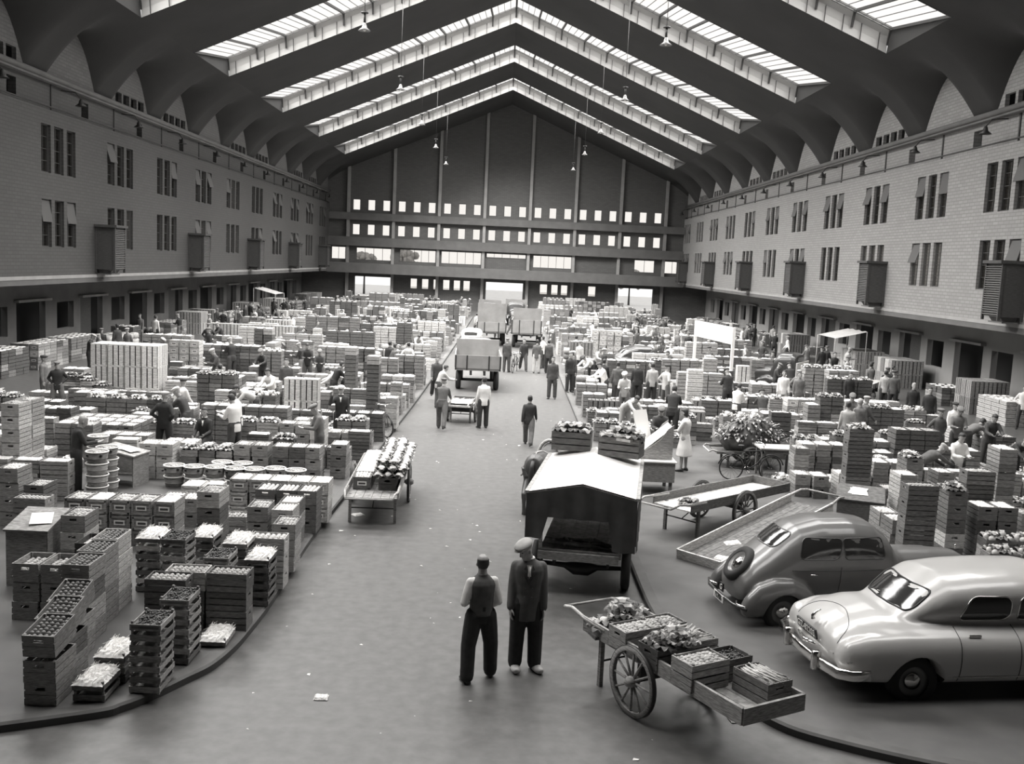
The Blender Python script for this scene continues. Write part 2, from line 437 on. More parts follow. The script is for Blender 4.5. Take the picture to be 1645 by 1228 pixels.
for sx in (-1, 1):
    for gi, gy in enumerate(GY[sx]):
        for fi, zz in enumerate((5.45, 8.65)):
            for k in (-1, 0, 1):
                WN += 1
                o = obj('window_%d' % WN, WME[0]); o['kind'] = 'structure'
                o['label'] = 'tall narrow steel framed window in the %s side wall' % ('left' if sx < 0 else 'right')
                yy = gy+k*1.25
                o.location = (sx*(WX+.12), yy+.46*(1 if sx > 0 else -1), zz)
                o.rotation_euler = (0, 0, R(-90) if sx > 0 else R(90))
                p = obj('pane', WME[2], o)
                clear = (sx > 0 and fi == 0 and gi in (2, 3)) or random.random() < (.05 if sx > 0 else .08)
                if not clear: obj('shade_backing', WME[3], o)
                if k != 0 and random.random() < (.75 if fi else .5):
                    c = obj('casement', WME[1], o, (0, 0, 2.02)); c.rotation_euler[0] = R(-random.uniform(7, 17))

# louvred hoist boxes on the side walls
def hoist(sx, yc, lab):
    r = empty('ventilation_box', (sx*WX, yc, WZ0+.1))
    tag(r, lab, 'vent')
    b = MB(); P, L, Hh = 1.0, 1.3, 2.3
    xa = lambda a: -sx*a
    def bx(a, b2, y0, y1, z0, z1, mi=0): b.box(min(xa(a), xa(b2)), max(xa(a), xa(b2)), y0, y1, z0, z1, mi)
    bx(0, P-.06, -L/2, L/2, .25, Hh)
    for a, b2 in ((0, .08), (P-.1, P)):
        bx(a, b2, -L/2-.03, -L/2+.05, .1, Hh+.05); bx(a, b2, L/2-.05, L/2+.03, .1, Hh+.05)
    b.build('housing', M['darkwood'], r)
    s = MB()
    for k in range(22): s.cbox((xa(P-.03), 0, .32+k*.088), (.07, L-.1, .03), 0, 0, 0, sx*.5)
    s.build('louvre_slats', M['conc'], r)
    t = MB(); t.box(min(xa(0), xa(P+.1)), max(xa(0), xa(P+.1)), -L/2-.1, L/2+.1, Hh, Hh+.12); t.build('lid', M['darkwood'], r)
    f = MB(); f.prism([(xa(.1), .25), (xa(.8), .25), (xa(.65), .05), (xa(.15), .05)], -L/2+.2, L/2-.2)
    f.box(min(xa(.1), xa(.75)), max(xa(.1), xa(.75)), -L/2+.1, L/2-.1, 0, .06); f.build('drip_tray', M['conc'], r)
ordn = ['nearest', 'second nearest', 'third nearest', 'fourth nearest', 'fifth nearest', 'farthest']
for i, yc in enumerate([49.7, 64.1, 78.6, 93.3, 108.0]): hoist(-1, yc, 'dark louvred box hung on the left wall, %s to the camera' % ordn[i])
for i, yc in enumerate([38.9, 53.1, 67.4, 81.8, 96.3, 110.6]): hoist(1, yc, 'dark louvred box hung on the right wall, %s to the camera' % ordn[i])

# gable wall
gw = MB(); holes = []; wins = []
BAY = 5.1; PX = [-17.85+BAY*k for k in range(8)]
for k in range(7):
    for q in (-1, 0, 1):
        c = PX[k]+BAY/2+q*1.68
        for z in (10.75, 8.0): wins.append((c-.42, c+.42, z, z+1.22))
bandw = [(-19.7, -18.1), (-16.9, -12.95), (-12.0, -7.9), (-7.3, -2.75), (-2.2, 2.3), (3.1, 7.5), (14.6, 16.9), (18.05, 19.8)]
for i, (a, b) in enumerate(bandw):
    wins.append((a, b, 5.2 if i != 4 else 6.1, 6.6))
gwin = [(-10.7, -9.9), (-9.4, -8.6), (-8.1, -7.6), (-7.0, -6.2), (-5.8, -5.0), (-4.7, -3.9), (4.0, 4.9), (5.3, 6.1), (6.4, 7.2), (9.5, 10.4)]
for a, b in gwin: wins.append((a, b, 2.2, 3.4))
doorsG = [(-17.0, -12.9), (-2.1, 2.1), (12.9, 16.9)]
for a, b in doorsG: holes.append((a, b, 0, 3.35))
def emg(a, b, z0, z1): gw.box(a, b, D_END, D_END+.4, z0, z1)
wall_cells(gw, -20.6, 20.6, 0, 13.0, holes+wins, emg)
for sx in (-1, 1): gw.box(min(sx*20.6, sx*24.6), max(sx*20.6, sx*24.6), D_END, D_END+.4, 0, 5)
gw.prism([(-20.6, 13.0), (20.6, 13.0), (20.6, 14.2), (16.9, 16.4), (0, 23.6), (-16.9, 16.4), (-20.6, 14.2)], D_END, D_END+.4)
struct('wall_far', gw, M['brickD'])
for i, (a, b, z0, z1) in enumerate(wins):
    WN += 1
    f = MB(); t = .05
    f.box(a, b, D_END+.1, D_END+.2, z0, z0+t); f.box(a, b, D_END+.1, D_END+.2, z1-t, z1)
    f.box(a, a+t, D_END+.1, D_END+.2, z0, z1); f.box(b-t, b, D_END+.1, D_END+.2, z0, z1)
    if b-a > 1.5:
        nn = max(2, int((b-a)/.8))
        for q in range(1, nn): f.box(a+(b-a)*q/nn-.02, a+(b-a)*q/nn+.02, D_END+.12, D_END+.18, z0, z1)
    o = struct('window_%d' % WN, f, M['frame']); o['label'] = 'bright glazed opening in the far gable wall'
    g = MB(); g.box(a+t, b-t, D_END+.14, D_END+.15, z0+t, z1-t); g.build('pane', M['pglass'], o)
for i, (a, b) in enumerate(doorsG):
    f = MB(); f.box(a-.1, a, D_END-.05, D_END+.4, 0, 3.4); f.box(b, b+.1, D_END-.05, D_END+.4, 0, 3.4); f.box(a-.1, b+.1, D_END-.05, D_END+.4, 3.35, 3.45)
    o = struct('door_%d' % (51+i), f, M['conc']); o['label'] = 'wide open gateway in the far gable wall'
pil = MB()
for x in PX: pil.box(x-.16, x+.16, D_END-.35, D_END+.02, 0, roof_z(abs(x))+.2)
struct('trim_7', pil, M['pale'])
lg = MB(); lg.box(-20, 20, D_END-1.6, D_END, 3.75, 4.85); lg.box(-20, 20, D_END-.55, D_END, 6.75, 7.75); lg.box(-20, 20, D_END-.5, D_END, 9.65, 10.45)
struct('trim_8', lg, M['conc'])
M['yard'] = mat('yard_paving', .6, .9, .1, 1)
# street seen through the gateways
yd = MB(); yd.box(-60, 60, D_END+.4, 200, -.3, -.01); struct('ground_outside', yd, M['yard'])
bk = MB(); bk.box(-26, 26, BACK-.4, BACK, 0, 26); struct('wall_back', bk, M['conc'])

# trees in the street beyond the left and right gateways
tl = mat('tree_leaves', .3, .8, .3, 2)
for i, (x, y, h) in enumerate([(-21, 150, 6.5), (-16, 158, 7.5), (19, 152, 6)]):
    rt_ = random.Random(i); b = MB()
    for _ in range(70):
        a0 = rt_.uniform(0, 6.28); e = rt_.uniform(-.6, 1.2); rr_ = h*.3*rt_.random()**.4
        b.ball((rr_*math.cos(a0)*math.cos(e), rr_*math.sin(a0)*math.cos(e), h*.62+rr_*math.sin(e)), h*.085, 0, 7, 1, .15)
    t_ = b.build('tree', tl, None, (x, y, 0)); tag(t_, 'leafy street tree outside the glazed far gable, %s' % ['leftmost', 'second from left', 'rightmost'][i], 'tree')
    c_ = MB(); c_.tube([(0, 0, 0), (0, 0, h*.55)], [.18, .1], 7); c_.build('trunk', M['darkwood'], t_)
# ------------------------------------------------------------------ crates, trays, baskets and what lies in them
random.seed(11)
WOOD = {}
for nm, g in (('pale', 0.48), ('mid', 0.30), ('dark', 0.16), ('white', 0.66), ('black', 0.05)):
    WOOD[nm] = mat('wood_'+nm, g*0.8, 0.75, 0.35, 9, rnd=0.3, stretch=(1.2, 1.2, 9), g2=g*1.25, spec=0.3)
M['paper'] = mat('white_paper', 0.78, 0.8, 0.06, 8)
M['wool'] = mat('wood_wool', 0.80, 0.9, 0.15, 30)
PROD = {
 'apple': mat('apple_skin', 0.34, 0.4, 0.5, 6, g2=0.6), 'pale': mat('pale_skin', 0.66, 0.5, 0.2, 5, g2=0.8),
 'tomato': mat('tomato_skin', 0.14, 0.22, 0.4, 5, g2=0.22), 'grape': mat('grape_skin', 0.05, 0.35, 0.3, 9, g2=0.10),
 'leafd': mat('leaf_dark', 0.10, 0.6, 0.5, 5, g2=0.2), 'leafl': mat('leaf_light', 0.5, 0.6, 0.4, 6, g2=0.72),
 'curd': mat('cauliflower_curd', 0.8, 0.8, 0.1, 20)}
DIM = {'crate': (.40, .60, .29), 'flat': (.40, .60, .17), 'tray': (.40, .54, .135), 'slat': (.56, .50, .74), 'box': (.40, .60, .29), 'basket': (.50, .50, .26), 'sack': (.5, .8, .3)}
CK = {'crate': 'wooden_crate', 'flat': 'shallow_crate', 'tray': 'fruit_tray', 'slat': 'slatted_crate', 'box': 'fruit_box', 'basket': 'round_basket', 'sack': 'sack'}
CCAT = {'crate': 'crate', 'flat': 'crate', 'tray': 'tray', 'slat': 'crate', 'box': 'box', 'basket': 'basket', 'sack': 'sack'}
def crate_parts(kind):
    """list of (part name, MB); first is the body"""
    w, d, h = DIM[kind]; w -= .012; d -= .012; out = []
    if kind in ('crate', 'flat', 'box'):
        b = MB(); t = .014; nb = {'crate': 3, 'flat': 2, 'box': 2}[kind]
        g = .016; bh = (h-.012-g*(nb-1))/nb
        for k in range(nb):
            z0 = .006+k*(bh+g)
            for sx in (-1, 1):
                x = sx*(w/2-t/2); b.box(x-t/2, x+t/2, -d/2, d/2, z0, z0+bh)
        for k in range(4): b.box(-w/2+t, w/2-t, -d/2+k*d/4+.004, -d/2+(k+1)*d/4-.008, .004, .016)
        out.append(('body', b))
        for sy in (-1, 1):
            e = MB(); y = sy*(d/2-.009)
            if kind == 'crate':
                e.box(-w/2+t, w/2-t, y-.009, y+.009, .004, h*.48); e.box(-w/2+t, w/2-t, y-.009, y+.009, h*.5, h*.66)
                e.box(-w/2+t, -.06, y-.009, y+.009, h*.66, h*.8); e.box(.06, w/2-t, y-.009, y+.009, h*.66, h*.8); e.box(-w/2+t, w/2-t, y-.009, y+.009, h*.8, h-.006)
            else:
                e.box(-w/2+t, w/2-t, y-.009, y+.009, .004, h*.49); e.box(-w/2+t, w/2-t, y-.009, y+.009, h*.52, h-.006)
                if kind == 'box':      # moulded end frame round a printed mark
                    yy = y+sy*.012
                    for a in ((-w/2+.02, w/2-.02, .02, .05), (-w/2+.02, w/2-.02, h-.06, h-.03), (-w/2+.02, -w/2+.05, .02, h-.03), (w/2-.05, w/2-.02, .02, h-.03)): e.box(a[0], a[1], yy-.005, yy+.005, a[2], a[3])
                    e.box(-.1, .1, yy-.004, yy-.001, .10, .19, 1)
                    e.box(-.075, .075, yy-.006, yy+.001, .125, .165, 2)
            out.append(('end_panel', e))
        for sx in (-1, 1):
            for sy in (-1, 1):
                p = MB(); x, y = sx*(w/2-t-.014), sy*(d/2-.018-.014); p.box(x-.014, x+.014, y-.014, y+.014, .016, h+(.0 if kind != 'flat' else .012)); out.append(('corner_post', p))
    elif kind == 'tray':
        b = MB(); t = .011
        for sx in (-1, 1):
            x = sx*(w/2-t/2); b.box(x-t/2, x+t/2, -d/2, d/2, .03, .095)
        for k in range(3): b.box(-w/2+t, w/2-t, -d/2+k*d/3+.006, -d/2+(k+1)*d/3-.01, .02, .028)
        out.append(('body', b))
        for sy in (-1, 1):
            e = MB(); y = sy*(d/2-.007); e.box(-w/2, w/2, y-.007, y+.007, .022, .10); out.append(('end_panel', e))
        for sx in (-1, 1):
            for sy in (-1, 1):
                p = MB(); x, y = sx*(w/2-t-.014), sy*(d/2-.014-.014); p.box(x-.014, x+.014, y-.014, y+.014, 0, .134); out.append(('corner_post', p))
    elif kind == 'slat':
        b = MB(); n = 3
        for z in (.0, h-.035): 
            for sy in (-1, 1): b.box(-w/2, w/2, sy*(d/2-.02)-.012, sy*(d/2-.02)+.012, z, z+.03)
            for sx in (-1, 1): b.box(sx*(w/2-.02)-.012, sx*(w/2-.02)+.012, -d/2, d/2, z, z+.03)
        b.box(-w/2+.03, w/2-.03, -d/2+.03, d/2-.03, .01, h*.93, 1)  # dark core painted as the shade between the slats
        out.append(('body', b)); s = MB()
        for k in range(n):
            c = -w/2+(k+.5)*w/n
            for sy in (-1, 1): s.box(c-w/n/2+.02, c+w/n/2-.02, sy*(d/2-.004)-.004, sy*(d/2-.004)+.004, 0, h-.004)
        for k in range(3):
            c = -d/2+(k+.5)*d/3
            for sx in (-1, 1): s.box(sx*(w/2-.004)-.004, sx*(w/2-.004)+.004, c-d/6+.02, c+d/6-.02, 0, h-.004)
        for k in range(4):
            c = -w/2+(k+.5)*w/4; s.box(c-w/8+.012, c+w/8-.012, -d/2, d/2, h-.006, h)
        out.append(('slats', s))
    elif kind == 'basket':
        b = MB(); b.lathe([(.19, 0), (.2, .02), (.235, .235), (.22, .235), (.18, .03)], 18, cap=False)
        b.lathe([(0.19, .01), (0.0, .012)], 18, cap=False); out.append(('body', b))
        r = MB(); r.tube([(.238*math.cos(a*PI/10), .238*math.sin(a*PI/10), .24) for a in range(20)], .016, 6, 1, closed=True); out.append(('rim', r))
        r2 = MB(); r2.tube([(.215*math.cos(a*PI/10), .215*math.sin(a*PI/10), .1) for a in range(20)], .01, 5, closed=True); out.append(('hoop', r2))
    elif kind == 'sack':
        b = MB(); rings = []
        for i, (z, f) in enumerate(((0, .8), (.06, 1), (.2, 1), (.28, .8), (.3, .5))):
            rings.append([Vector((w/2*f*math.cos(a*PI/8)*(1+.06*math.sin(a*2.3+i)), d/2*f*math.sin(a*PI/8)*(1+.05*math.cos(a*1.7+i)), z)) for a in range(16)])
        b.loft(rings); out.append(('body', b))
    return out
TPL = {}
def slots(kind, wd):
    m = WOOD[wd]
    return [m, M['paper'] if kind in ('box', 'basket') else M['dark'], M['bar']]
def crate_mesh(kind, wd, part=None):
    key = (kind, wd, part)
    if key not in TPL:
        ps = crate_parts(kind)
        if part is None:
            mb = MB()
            for _, q in ps: mb.merge(q)
            TPL[key] = mb.mesh(CK[kind], slots(kind, wd))
        else:
            TPL[key] = [(n, q.mesh(n, slots(kind, wd))) for n, q in ps]
    return TPL[key]

HEAPMB = {}
def heap_mb(c, low=False):
    """produce filling a .37 x .56 opening, origin at its middle, z=0 the fill level"""
    key = (c, low)
    if key in HEAPMB: return HEAPMB[key]
    mb = MB(); W, Dp = .17, .265; rnd = random.Random(hash(c) % 97 if False else len(c)*7+3)
    if low:
        nx, ny = 4, 6; vs = []
        for j in range(ny+1):
            for i in range(nx+1):
                e = 1 if 0 < i < nx and 0 < j < ny else 0
                vs.append((-W+2*W*i/nx, -Dp+2*Dp*j/ny, -.02+e*(.035+.05*rnd.random())))
        mb.add(vs, [(j*(nx+1)+i, j*(nx+1)+i+1, (j+1)*(nx+1)+i+1, (j+1)*(nx+1)+i) for j in range(ny) for i in range(nx)], 0, False)
    elif c in ('apple', 'pale', 'tomato', 'onion'):
        r = {'apple': .036, 'pale': .04, 'tomato': .033, 'onion': .035}[c]; st = r*1.85
        nx, ny = int(2*W/st), int(2*Dp/st)
        for j in range(ny+1):
            for i in range(nx+1):
                x = -W+r+(2*W-2*r)*i/nx; y = -Dp+r+(2*Dp-2*r)*j/ny
                mb.ball((x+rnd.uniform(-.3, .3)*r, y+rnd.uniform(-.3, .3)*r, -.02+.03*(1-(x/W)**2)*(1-(y/Dp)**2)+rnd.uniform(0, .018)), r, 0, 7, .9)
        mb.box(-W, W, -Dp, Dp, -.06, -.025, 1)
    elif c == 'grape':
        for _ in range(170):
            x = rnd.uniform(-W, W)*.95; y = rnd.uniform(-Dp, Dp)*.95
            mb.ball((x, y, -.01+.035*noise.noise((x*9, y*9, 1))+rnd.uniform(-.01, .012)), .016, 0, 5)
        mb.box(-W, W, -Dp, Dp, -.05, -.015, 0)
    elif c == 'egg':
        for j in range(9):
            for i in range(6): mb.ball((-W+.03+(2*W-.06)*i/5, -Dp+.03+(2*Dp-.06)*j/8, .0), .026, 0, 7, 1.1)
        mb.box(-W, W, -Dp, Dp, -.04, -.01, 0)
    elif c in ('wool', 'paper'):
        n, m = (14, 20)
        vs = []; a = .055 if c == 'wool' else .025; ex = 1.12 if c == 'wool' else 1.06
        for j in range(m+1):
            for i in range(n+1):
                x = -W*ex+2*W*ex*i/n; y = -Dp*ex+2*Dp*ex*j/m; e = min(i, n-i, 2)/2*min(j, m-j, 2)/2
                vs.append((x+rnd.uniform(-.008, .008), y+rnd.uniform(-.008, .008), .0+e*(.03+a*abs(noise.noise((x*14, y*14, len(c))))+rnd.uniform(0, a*.5))))
        mb.add(vs, [(j*(n+1)+i, j*(n+1)+i+1, (j+1)*(n+1)+i+1, (j+1)*(n+1)+i) for j in range(m) for i in range(n)], 0, False)
        if c == 'wool':
            for _ in range(70):
                x = rnd.uniform(-W, W); y = rnd.uniform(-Dp, Dp); a0 = rnd.uniform(0, 6.28)
                mb.tube([(x+.05*t*math.cos(a0+t), y+.05*t*math.sin(a0+t), .045+.03*math.sin(t*2+a0)+.02*t) for t in (0, .5, 1, 1.5)], .003, 3, 0, close=False)
    elif c in ('leaf', 'cauli', 'cabbage'):
        pos = [(-.1, -.19), (.08, -.17), (-.07, -.03), (.1, .0), (-.1, .14), (.07, .17), (.0, -.1), (.0, .08)]
        for k, (x, y) in enumerate(pos):
            z = .03+(.07 if k > 5 else 0)
            if c == 'cauli': mb.ball((x, y, z+.02), .062, 1, 9, .8, .08)
            elif c == 'cabbage': mb.ball((x, y, z), .075, 0, 8, .9, .05)
            for q in range(9 if c != 'cabbage' else 4):
                a0 = q*.7+k; L = rnd.uniform(.09, .15)
                p = Vector((x, y, z)); d = Vector((math.cos(a0), math.sin(a0), 0)); s = Vector((-d.y, d.x, 0))
                up = Vector((0, 0, 1)); v = []
                for t, wd, hh in ((.3, .02, -.02), (.7, .045, .04), (1, .05, .06), (1.25, .015, .02)):
                    v += [p+d*L*t+s*wd+up*(hh+rnd.uniform(-.01, .01)), p+d*L*t-s*wd+up*(hh+rnd.uniform(-.01, .01))]
                mb.add(v, [(0, 1, 3, 2), (2, 3, 5, 4), (4, 5, 7, 6)], 0 if rnd.random() < .6 else 2, False)
        mb.box(-W, W, -Dp, Dp, -.06, -.02, 0)
    elif c == 'stick':
        for _ in range(60):
            x = rnd.uniform(-W, W)*.9; y = rnd.uniform(-.1, .1); a0 = rnd.uniform(-.25, .25)
            mb.tube([(x-.2*math.sin(a0), y-.2, rnd.uniform(-.01, .04)), (x+.2*math.sin(a0), y+.2, rnd.uniform(-.01, .05))], [.011, .006], 5)
        mb.box(-W, W, -Dp, Dp, -.05, -.01, 0)
    HEAPMB[key] = mb
    return mb
HM = {'apple': [PROD['apple'], M['dark']], 'pale': [PROD['pale'], WOOD['dark']], 'tomato': [PROD['tomato'], M['dark']], 'onion': [mat('onion_skin', .45, .5, .4, 6, g2=.7), M['dark']],
      'grape': [PROD['grape']], 'egg': [M['paper']], 'wool': [M['wool']], 'paper': [M['paper']], 'stick': [PROD['leafl']],
      'leaf': [PROD['leafd'], PROD['curd'], PROD['leafl']], 'cauli': [PROD['leafd'], PROD['curd'], PROD['leafl']], 'cabbage': [PROD['leafl'], PROD['curd'], PROD['leafd']]}
HN = {'apple': ('apples', 'apples', 'fruit'), 'pale': ('pears', 'pale round fruit', 'fruit'), 'tomato': ('tomatoes', 'small dark tomatoes', 'fruit'), 'onion': ('onions', 'onions', 'vegetables'),
      'grape': ('grapes', 'dark grapes', 'fruit'), 'egg': ('eggs', 'white egg-sized fruit in rows', 'fruit'), 'wool': ('wood_wool', 'white wood wool packing', 'packing'), 'paper': ('wrapping_paper', 'white wrapping paper over the fruit', 'paper'),
      'stick': ('celery', 'pale celery stalks', 'vegetables'), 'leaf': ('leafy_greens', 'leafy greens', 'vegetables'), 'cauli': ('cauliflowers', 'white cauliflowers in leaves', 'vegetables'), 'cabbage': ('cabbages', 'pale cabbages', 'vegetables')}

PL = []      # every crate placed
OCC = []     # (x0,x1,y0,y1)
def blocked(x0, x1, y0, y1, tol=.07):
    return any(x0 < b-tol and x1 > a+tol and y0 < d-tol and y1 > c+tol for a, b, c, d in OCC)
def reserve(x0, x1, y0, y1): OCC.append((min(x0, x1), max(x0, x1), min(y0, y1), max(y0, y1)))
BID = [0]
def blk(u, v, nx=1, ny=1, nt=2, kind='crate', c='apple', lab='', q=0, wd='mid', var=0, base=.115, world=None, check=True, fill=1.0, tilt=None):
    w, d, h = DIM[kind]
    if q: w, d = d, w
    w += .015; d += .015
    p = Vector((world[0], world[1], 0)) if world else ground(u, v, base+nt*h)
    BID[0] += 1; n0 = 0
    for j in range(ny):
        for i in range(nx):
            x = p.x+(i+.5)*w; y = p.y+(j+.5)*d
            if check and blocked(x-w/2, x+w/2, y-d/2, y+d/2): continue
            OCC.append((x-w/2, x+w/2, y-d/2, y+d/2))
            k = max(1, nt+(random.randint(-var, var) if var else 0))
            for t in range(k):
                top = t == k-1
                hid = not top and (j > 0 and not (i == nx-1 and x < 0) and not (i == 0 and x > 0)) and not var
                wd2 = wd if random.random() < .72 else random.choice(['mid', 'dark', 'pale'] if wd in ('mid', 'dark') else [wd])
                cc = random.choice(c) if isinstance(c, list) else c
                PL.append(dict(kind=kind, x=x+random.uniform(-.008, .008), y=y+random.uniform(-.012, .012), z=base+t*h, rz=(PI/2 if q else 0)+random.uniform(-.025, .025)*(2.2 if lab.startswith('stalled') else 1),
                               wd=wd2, top=top, c=cc if top else None, hid=hid, b=BID[0], lab=lab, i=i, j=j, t=k-1-t, nx=nx, ny=ny, nt=k, fill=fill, tilt=tilt if top else None))
            n0 += 1
    return n0
# ------------------------------------------------------------------ laying out the market
# kept free: carts, cars, people
for r in [(-3.3, 2.8, 9, 110), (3.4, 9.9, 11.5, 18.2), (2.9, 6.9, 18.2, 24.2), (-17.0, -16.4, 10, 110), (3.3, 5.1, 24, 27.9), (6.2, 7.7, 26.2, 26.8), (6.1, 9.4, 28.0, 29.2), (5.3, 6.4, 51.5, 55.8),
          (10.3, 10.7, 44.7, 45.1), (9.5, 9.9, 49.6, 50.1), (13.0, 17.5, 43.0, 48.0), (-4.3, -3.3, 30.3, 31.8)]: reserve(*r)
def res_at(u, v, z, w, d, dx=0, dy=0):
    p = ground(u, v, z); reserve(p.x+dx-w/2, p.x+dx+w/2, p.y+dy-d/2, p.y+dy+d/2)
res_at(49, 837, 1.1, .8, .9, -.05, .35); reserve(-9.3, -8.2, 22.6, 23.6); res_at(1383, 790, 1.0, 1.1, 1.1); res_at(1246, 718, .95, 1.0, .75)
L = 'by the left kerb'
# left front: tomato terrace along the kerb
W4 = 'tomato terrace at the lower left'
for k, (xr, yf, n, tl, nm) in enumerate([(-5.17, 11.5, 3, -.12, 'front step of '), (-5.3, 12.13, 3, -.2, 'second step of '), (-5.45, 12.78, 3, -.22, 'third step of '), (-5.56, 13.42, 4, None, 'fourth step of '), (-5.62, 14.06, 4, None, 'fifth step of '), (-5.66, 14.7, 4, None, 'rear step of ')]):
    blk(0, 0, 1, 1, n, 'crate', 'tomato', nm+W4, world=(xr-.42, yf), tilt=tl, wd='mid' if k < 5 else 'pale')
for k in range(5): blk(0, 0, 1, 1, 3 if k < 2 else 4, 'crate', 'tomato', ['front', 'second', 'third', 'fourth', 'rear'][k]+' in the left column of the tomato terrace', world=(-5.66-.08*k, 11.9+.64*k), tilt=None if k > 1 else -.15)
blk(51, 917, 1, 1, 4, 'crate', 'tomato', 'left flank of '+W4)
blk(205, 1000, 1, 1, 7, 'tray', 'grape', 'tall grape tray stack by the left kerb curve', wd='mid')
blk(0, 0, 1, 1, 7, 'tray', 'grape', 'grape tray stack right of the tallest', wd='mid', world=(-4.42, 12.86))
blk(113, 1096, 1, 1, 2, 'tray', 'wool', 'low wood-wool stack at the kerb', wd='dark')
blk(150, 1050, 1, 1, 3, 'tray', 'wool', 'second wood-wool stack at the kerb', wd='dark')
blk(0, 0, 1, 1, 1, 'tray', 'wool', 'alone on the paving by the kerb', world=(-4.10, 13.5), check=False)
blk(230, 930, 2, 1, 3, 'crate', 'onion', 'wide onion crates left of the kerb', q=1, wd='dark')
blk(262, 918, 2, 1, 3, 'crate', 'onion', 'second row of wide onion crates', q=1, wd='dark')
blk(196, 984, 1, 1, 6, 'tray', 'wool', 'wood-wool stack behind the grape trays', wd='dark')
blk(216, 978, 1, 1, 7, 'tray', 'grape', 'grape stack behind the tallest grape stack')
blk(252, 913, 1, 1, 4, 'crate', 'pale', 'pale crate behind the onion crates', wd='pale')
for k, (u, v, n, c) in enumerate([(216, 861, 7, 'wool'), (257, 863, 8, 'grape'), (224, 883, 6, 'grape'), (293, 876, 7, 'grape'), (303, 858, 7, 'wool'), (324, 893, 7, 'grape'), (334, 871, 6, 'wool'), (356, 869, 7, 'wool'), (360, 908, 5, 'grape'), (391, 895, 6, 'wool')]):
    blk(u, v, 1, 1, n, 'tray', c, ['far left of', 'dark front of', 'left front of', 'middle of', 'back middle of', 'right front of', 'back right of', 'rear right of', 'near right of', 'kerb side of'][k]+' the grape tray cluster', wd='mid' if c == 'grape' else 'dark')
blk(398, 864, 1, 1, 3, 'crate', 'pale', 'pale stack at the kerb', q=1, wd='pale')
blk(436, 842, 1, 1, 3, 'crate', 'apple', 'behind the pale kerb stack')
blk(344, 829, 1, 1, 2, 'crate', 'apple', 'pale crates behind the grape trays', q=1, wd='pale')
blk(395, 814, 1, 1, 3, 'crate', 'apple', 'dark stack left of the egg trays')
blk(435, 819, 1, 2, 3, 'crate', 'egg', 'white egg-like fruit by kerb', wd='dark')
blk(314, 790, 1, 1, 5, 'crate', 'apple', 'tall dark apple stack in the middle', wd='dark')
blk(409, 786, 3, 1, 3, 'crate', 'pale', 'kerb-side block of three', wd='dark')
blk(367, 769, 6, 1, 3, 'box', 'paper', 'row of paper-lined boxes', wd='pale')
blk(290, 780, 2, 1, 2, 'box', 'paper', 'paper-lined pair left of tall dark stack', wd='pale')
blk(283, 763, 1, 1, 3, 'box', 'paper', 'single pale box before the baskets', wd='pale')
blk(101, 800, 5, 1, 3, 'box', ['onion', 'paper', 'onion'], 'long block of printed boxes', wd='mid')
blk(141, 787, 4, 1, 4, 'crate', 'pale', 'dark row behind the printed boxes', wd='dark')
blk(255, 800, 2, 2, 2, 'crate', 'pale', 'low pair right of printed boxes')
blk(95, 828, 1, 1, 4, 'crate', 'apple', 'stack right of the clerk desk', wd='mid')
blk(17, 905, 2, 1, 3, 'crate', 'onion', 'onion pair at left edge', wd='mid', fill=.7)
blk(117, 873, 1, 1, 3, 'crate', 'pale', 'black-lined crate before printed boxes', wd='black', fill=.7)
blk(0, 648, 1, 2, 7, 'crate', 'apple', 'tall stack at the left edge', wd='pale')
blk(-5, 752, 1, 1, 4, 'crate', 'pale', 'deep crate at the left edge', wd='mid')
blk(36, 779, 1, 1, 3, 'crate', 'apple', 'dark stack left of the clerk', wd='dark')
blk(20, 800, 2, 1, 3, 'crate', 'onion', 'left row beside the printed boxes', q=1)
blk(87, 679, 5, 3, 3, 'crate', ['pale', 'onion'], 'wide pale fruit display on the left', wd='mid')
blk(188, 676, 2, 1, 3, 'crate', 'pale', 'right end of the wide fruit display')
blk(157, 697, 3, 1, 3, 'crate', 'egg', 'white-topped row before the display', wd='mid')
blk(222, 712, 2, 1, 3, 'crate', 'pale', 'white-topped pair beside the baskets', wd='pale')
blk(228, 678, 1, 1, 5, 'crate', None or 'apple', 'tall dark stack under the capped man', q=1, wd='dark')
for k, (u, v, n) in enumerate([(346, 749, 2), (312, 748, 2), (279, 746, 2), (377, 751, 2), (408, 752, 2), (442, 751, 2), (475, 754, 2), (356, 741, 2), (389, 743, 2), (260, 728, 3), (155, 724, 4), (172, 717, 4), (188, 709, 4), (205, 718, 3), (157, 699, 4), (245, 746, 2), (232, 734, 3)]):
    p = ground(u, v, .115+n*.26)
    blk(0, 0, 1, 1, n, 'basket', 'apple', 'basket stack %s' % ['in the front row centre', 'third of the front row', 'second of the front row', 'fifth of front row', 'sixth of front row', 'near the kerb end', 'at the kerb end', 'in the middle of second row', 'at the right of second row', 'tallest in the middle', 'beside the clerk', 'behind the clerk desk', 'rear left of the desk', 'right of the clerk desk', 'rearmost beside the clerk', 'first of the front row', 'left behind the front row'][k], world=(p.x-.25, p.y-.25))
p = ground(145, 656, .115)
blk(0, 0, 4, 2, 3, 'slat', None, 'big block of pale slatted crates at left', world=(p.x, p.y), wd='white')
blk(322, 650, 6, 1, 4, 'crate', 'pale', 'long wall of crates behind seated man', wd='mid')
blk(471, 674, 2, 1, 3, 'crate', 'pale', 'right end before the man with cap', wd='mid')
blk(379, 715, 2, 1, 2, 'crate', 'pale', 'low pair behind the baskets', wd='dark')
blk(436, 717, 2, 1, 3, 'crate', 'pale', 'dark pair left of the grey-coated man', wd='dark')
blk(322, 733, 4, 1, 1, 'crate', 'pale', 'single layer behind the baskets', wd='dark')
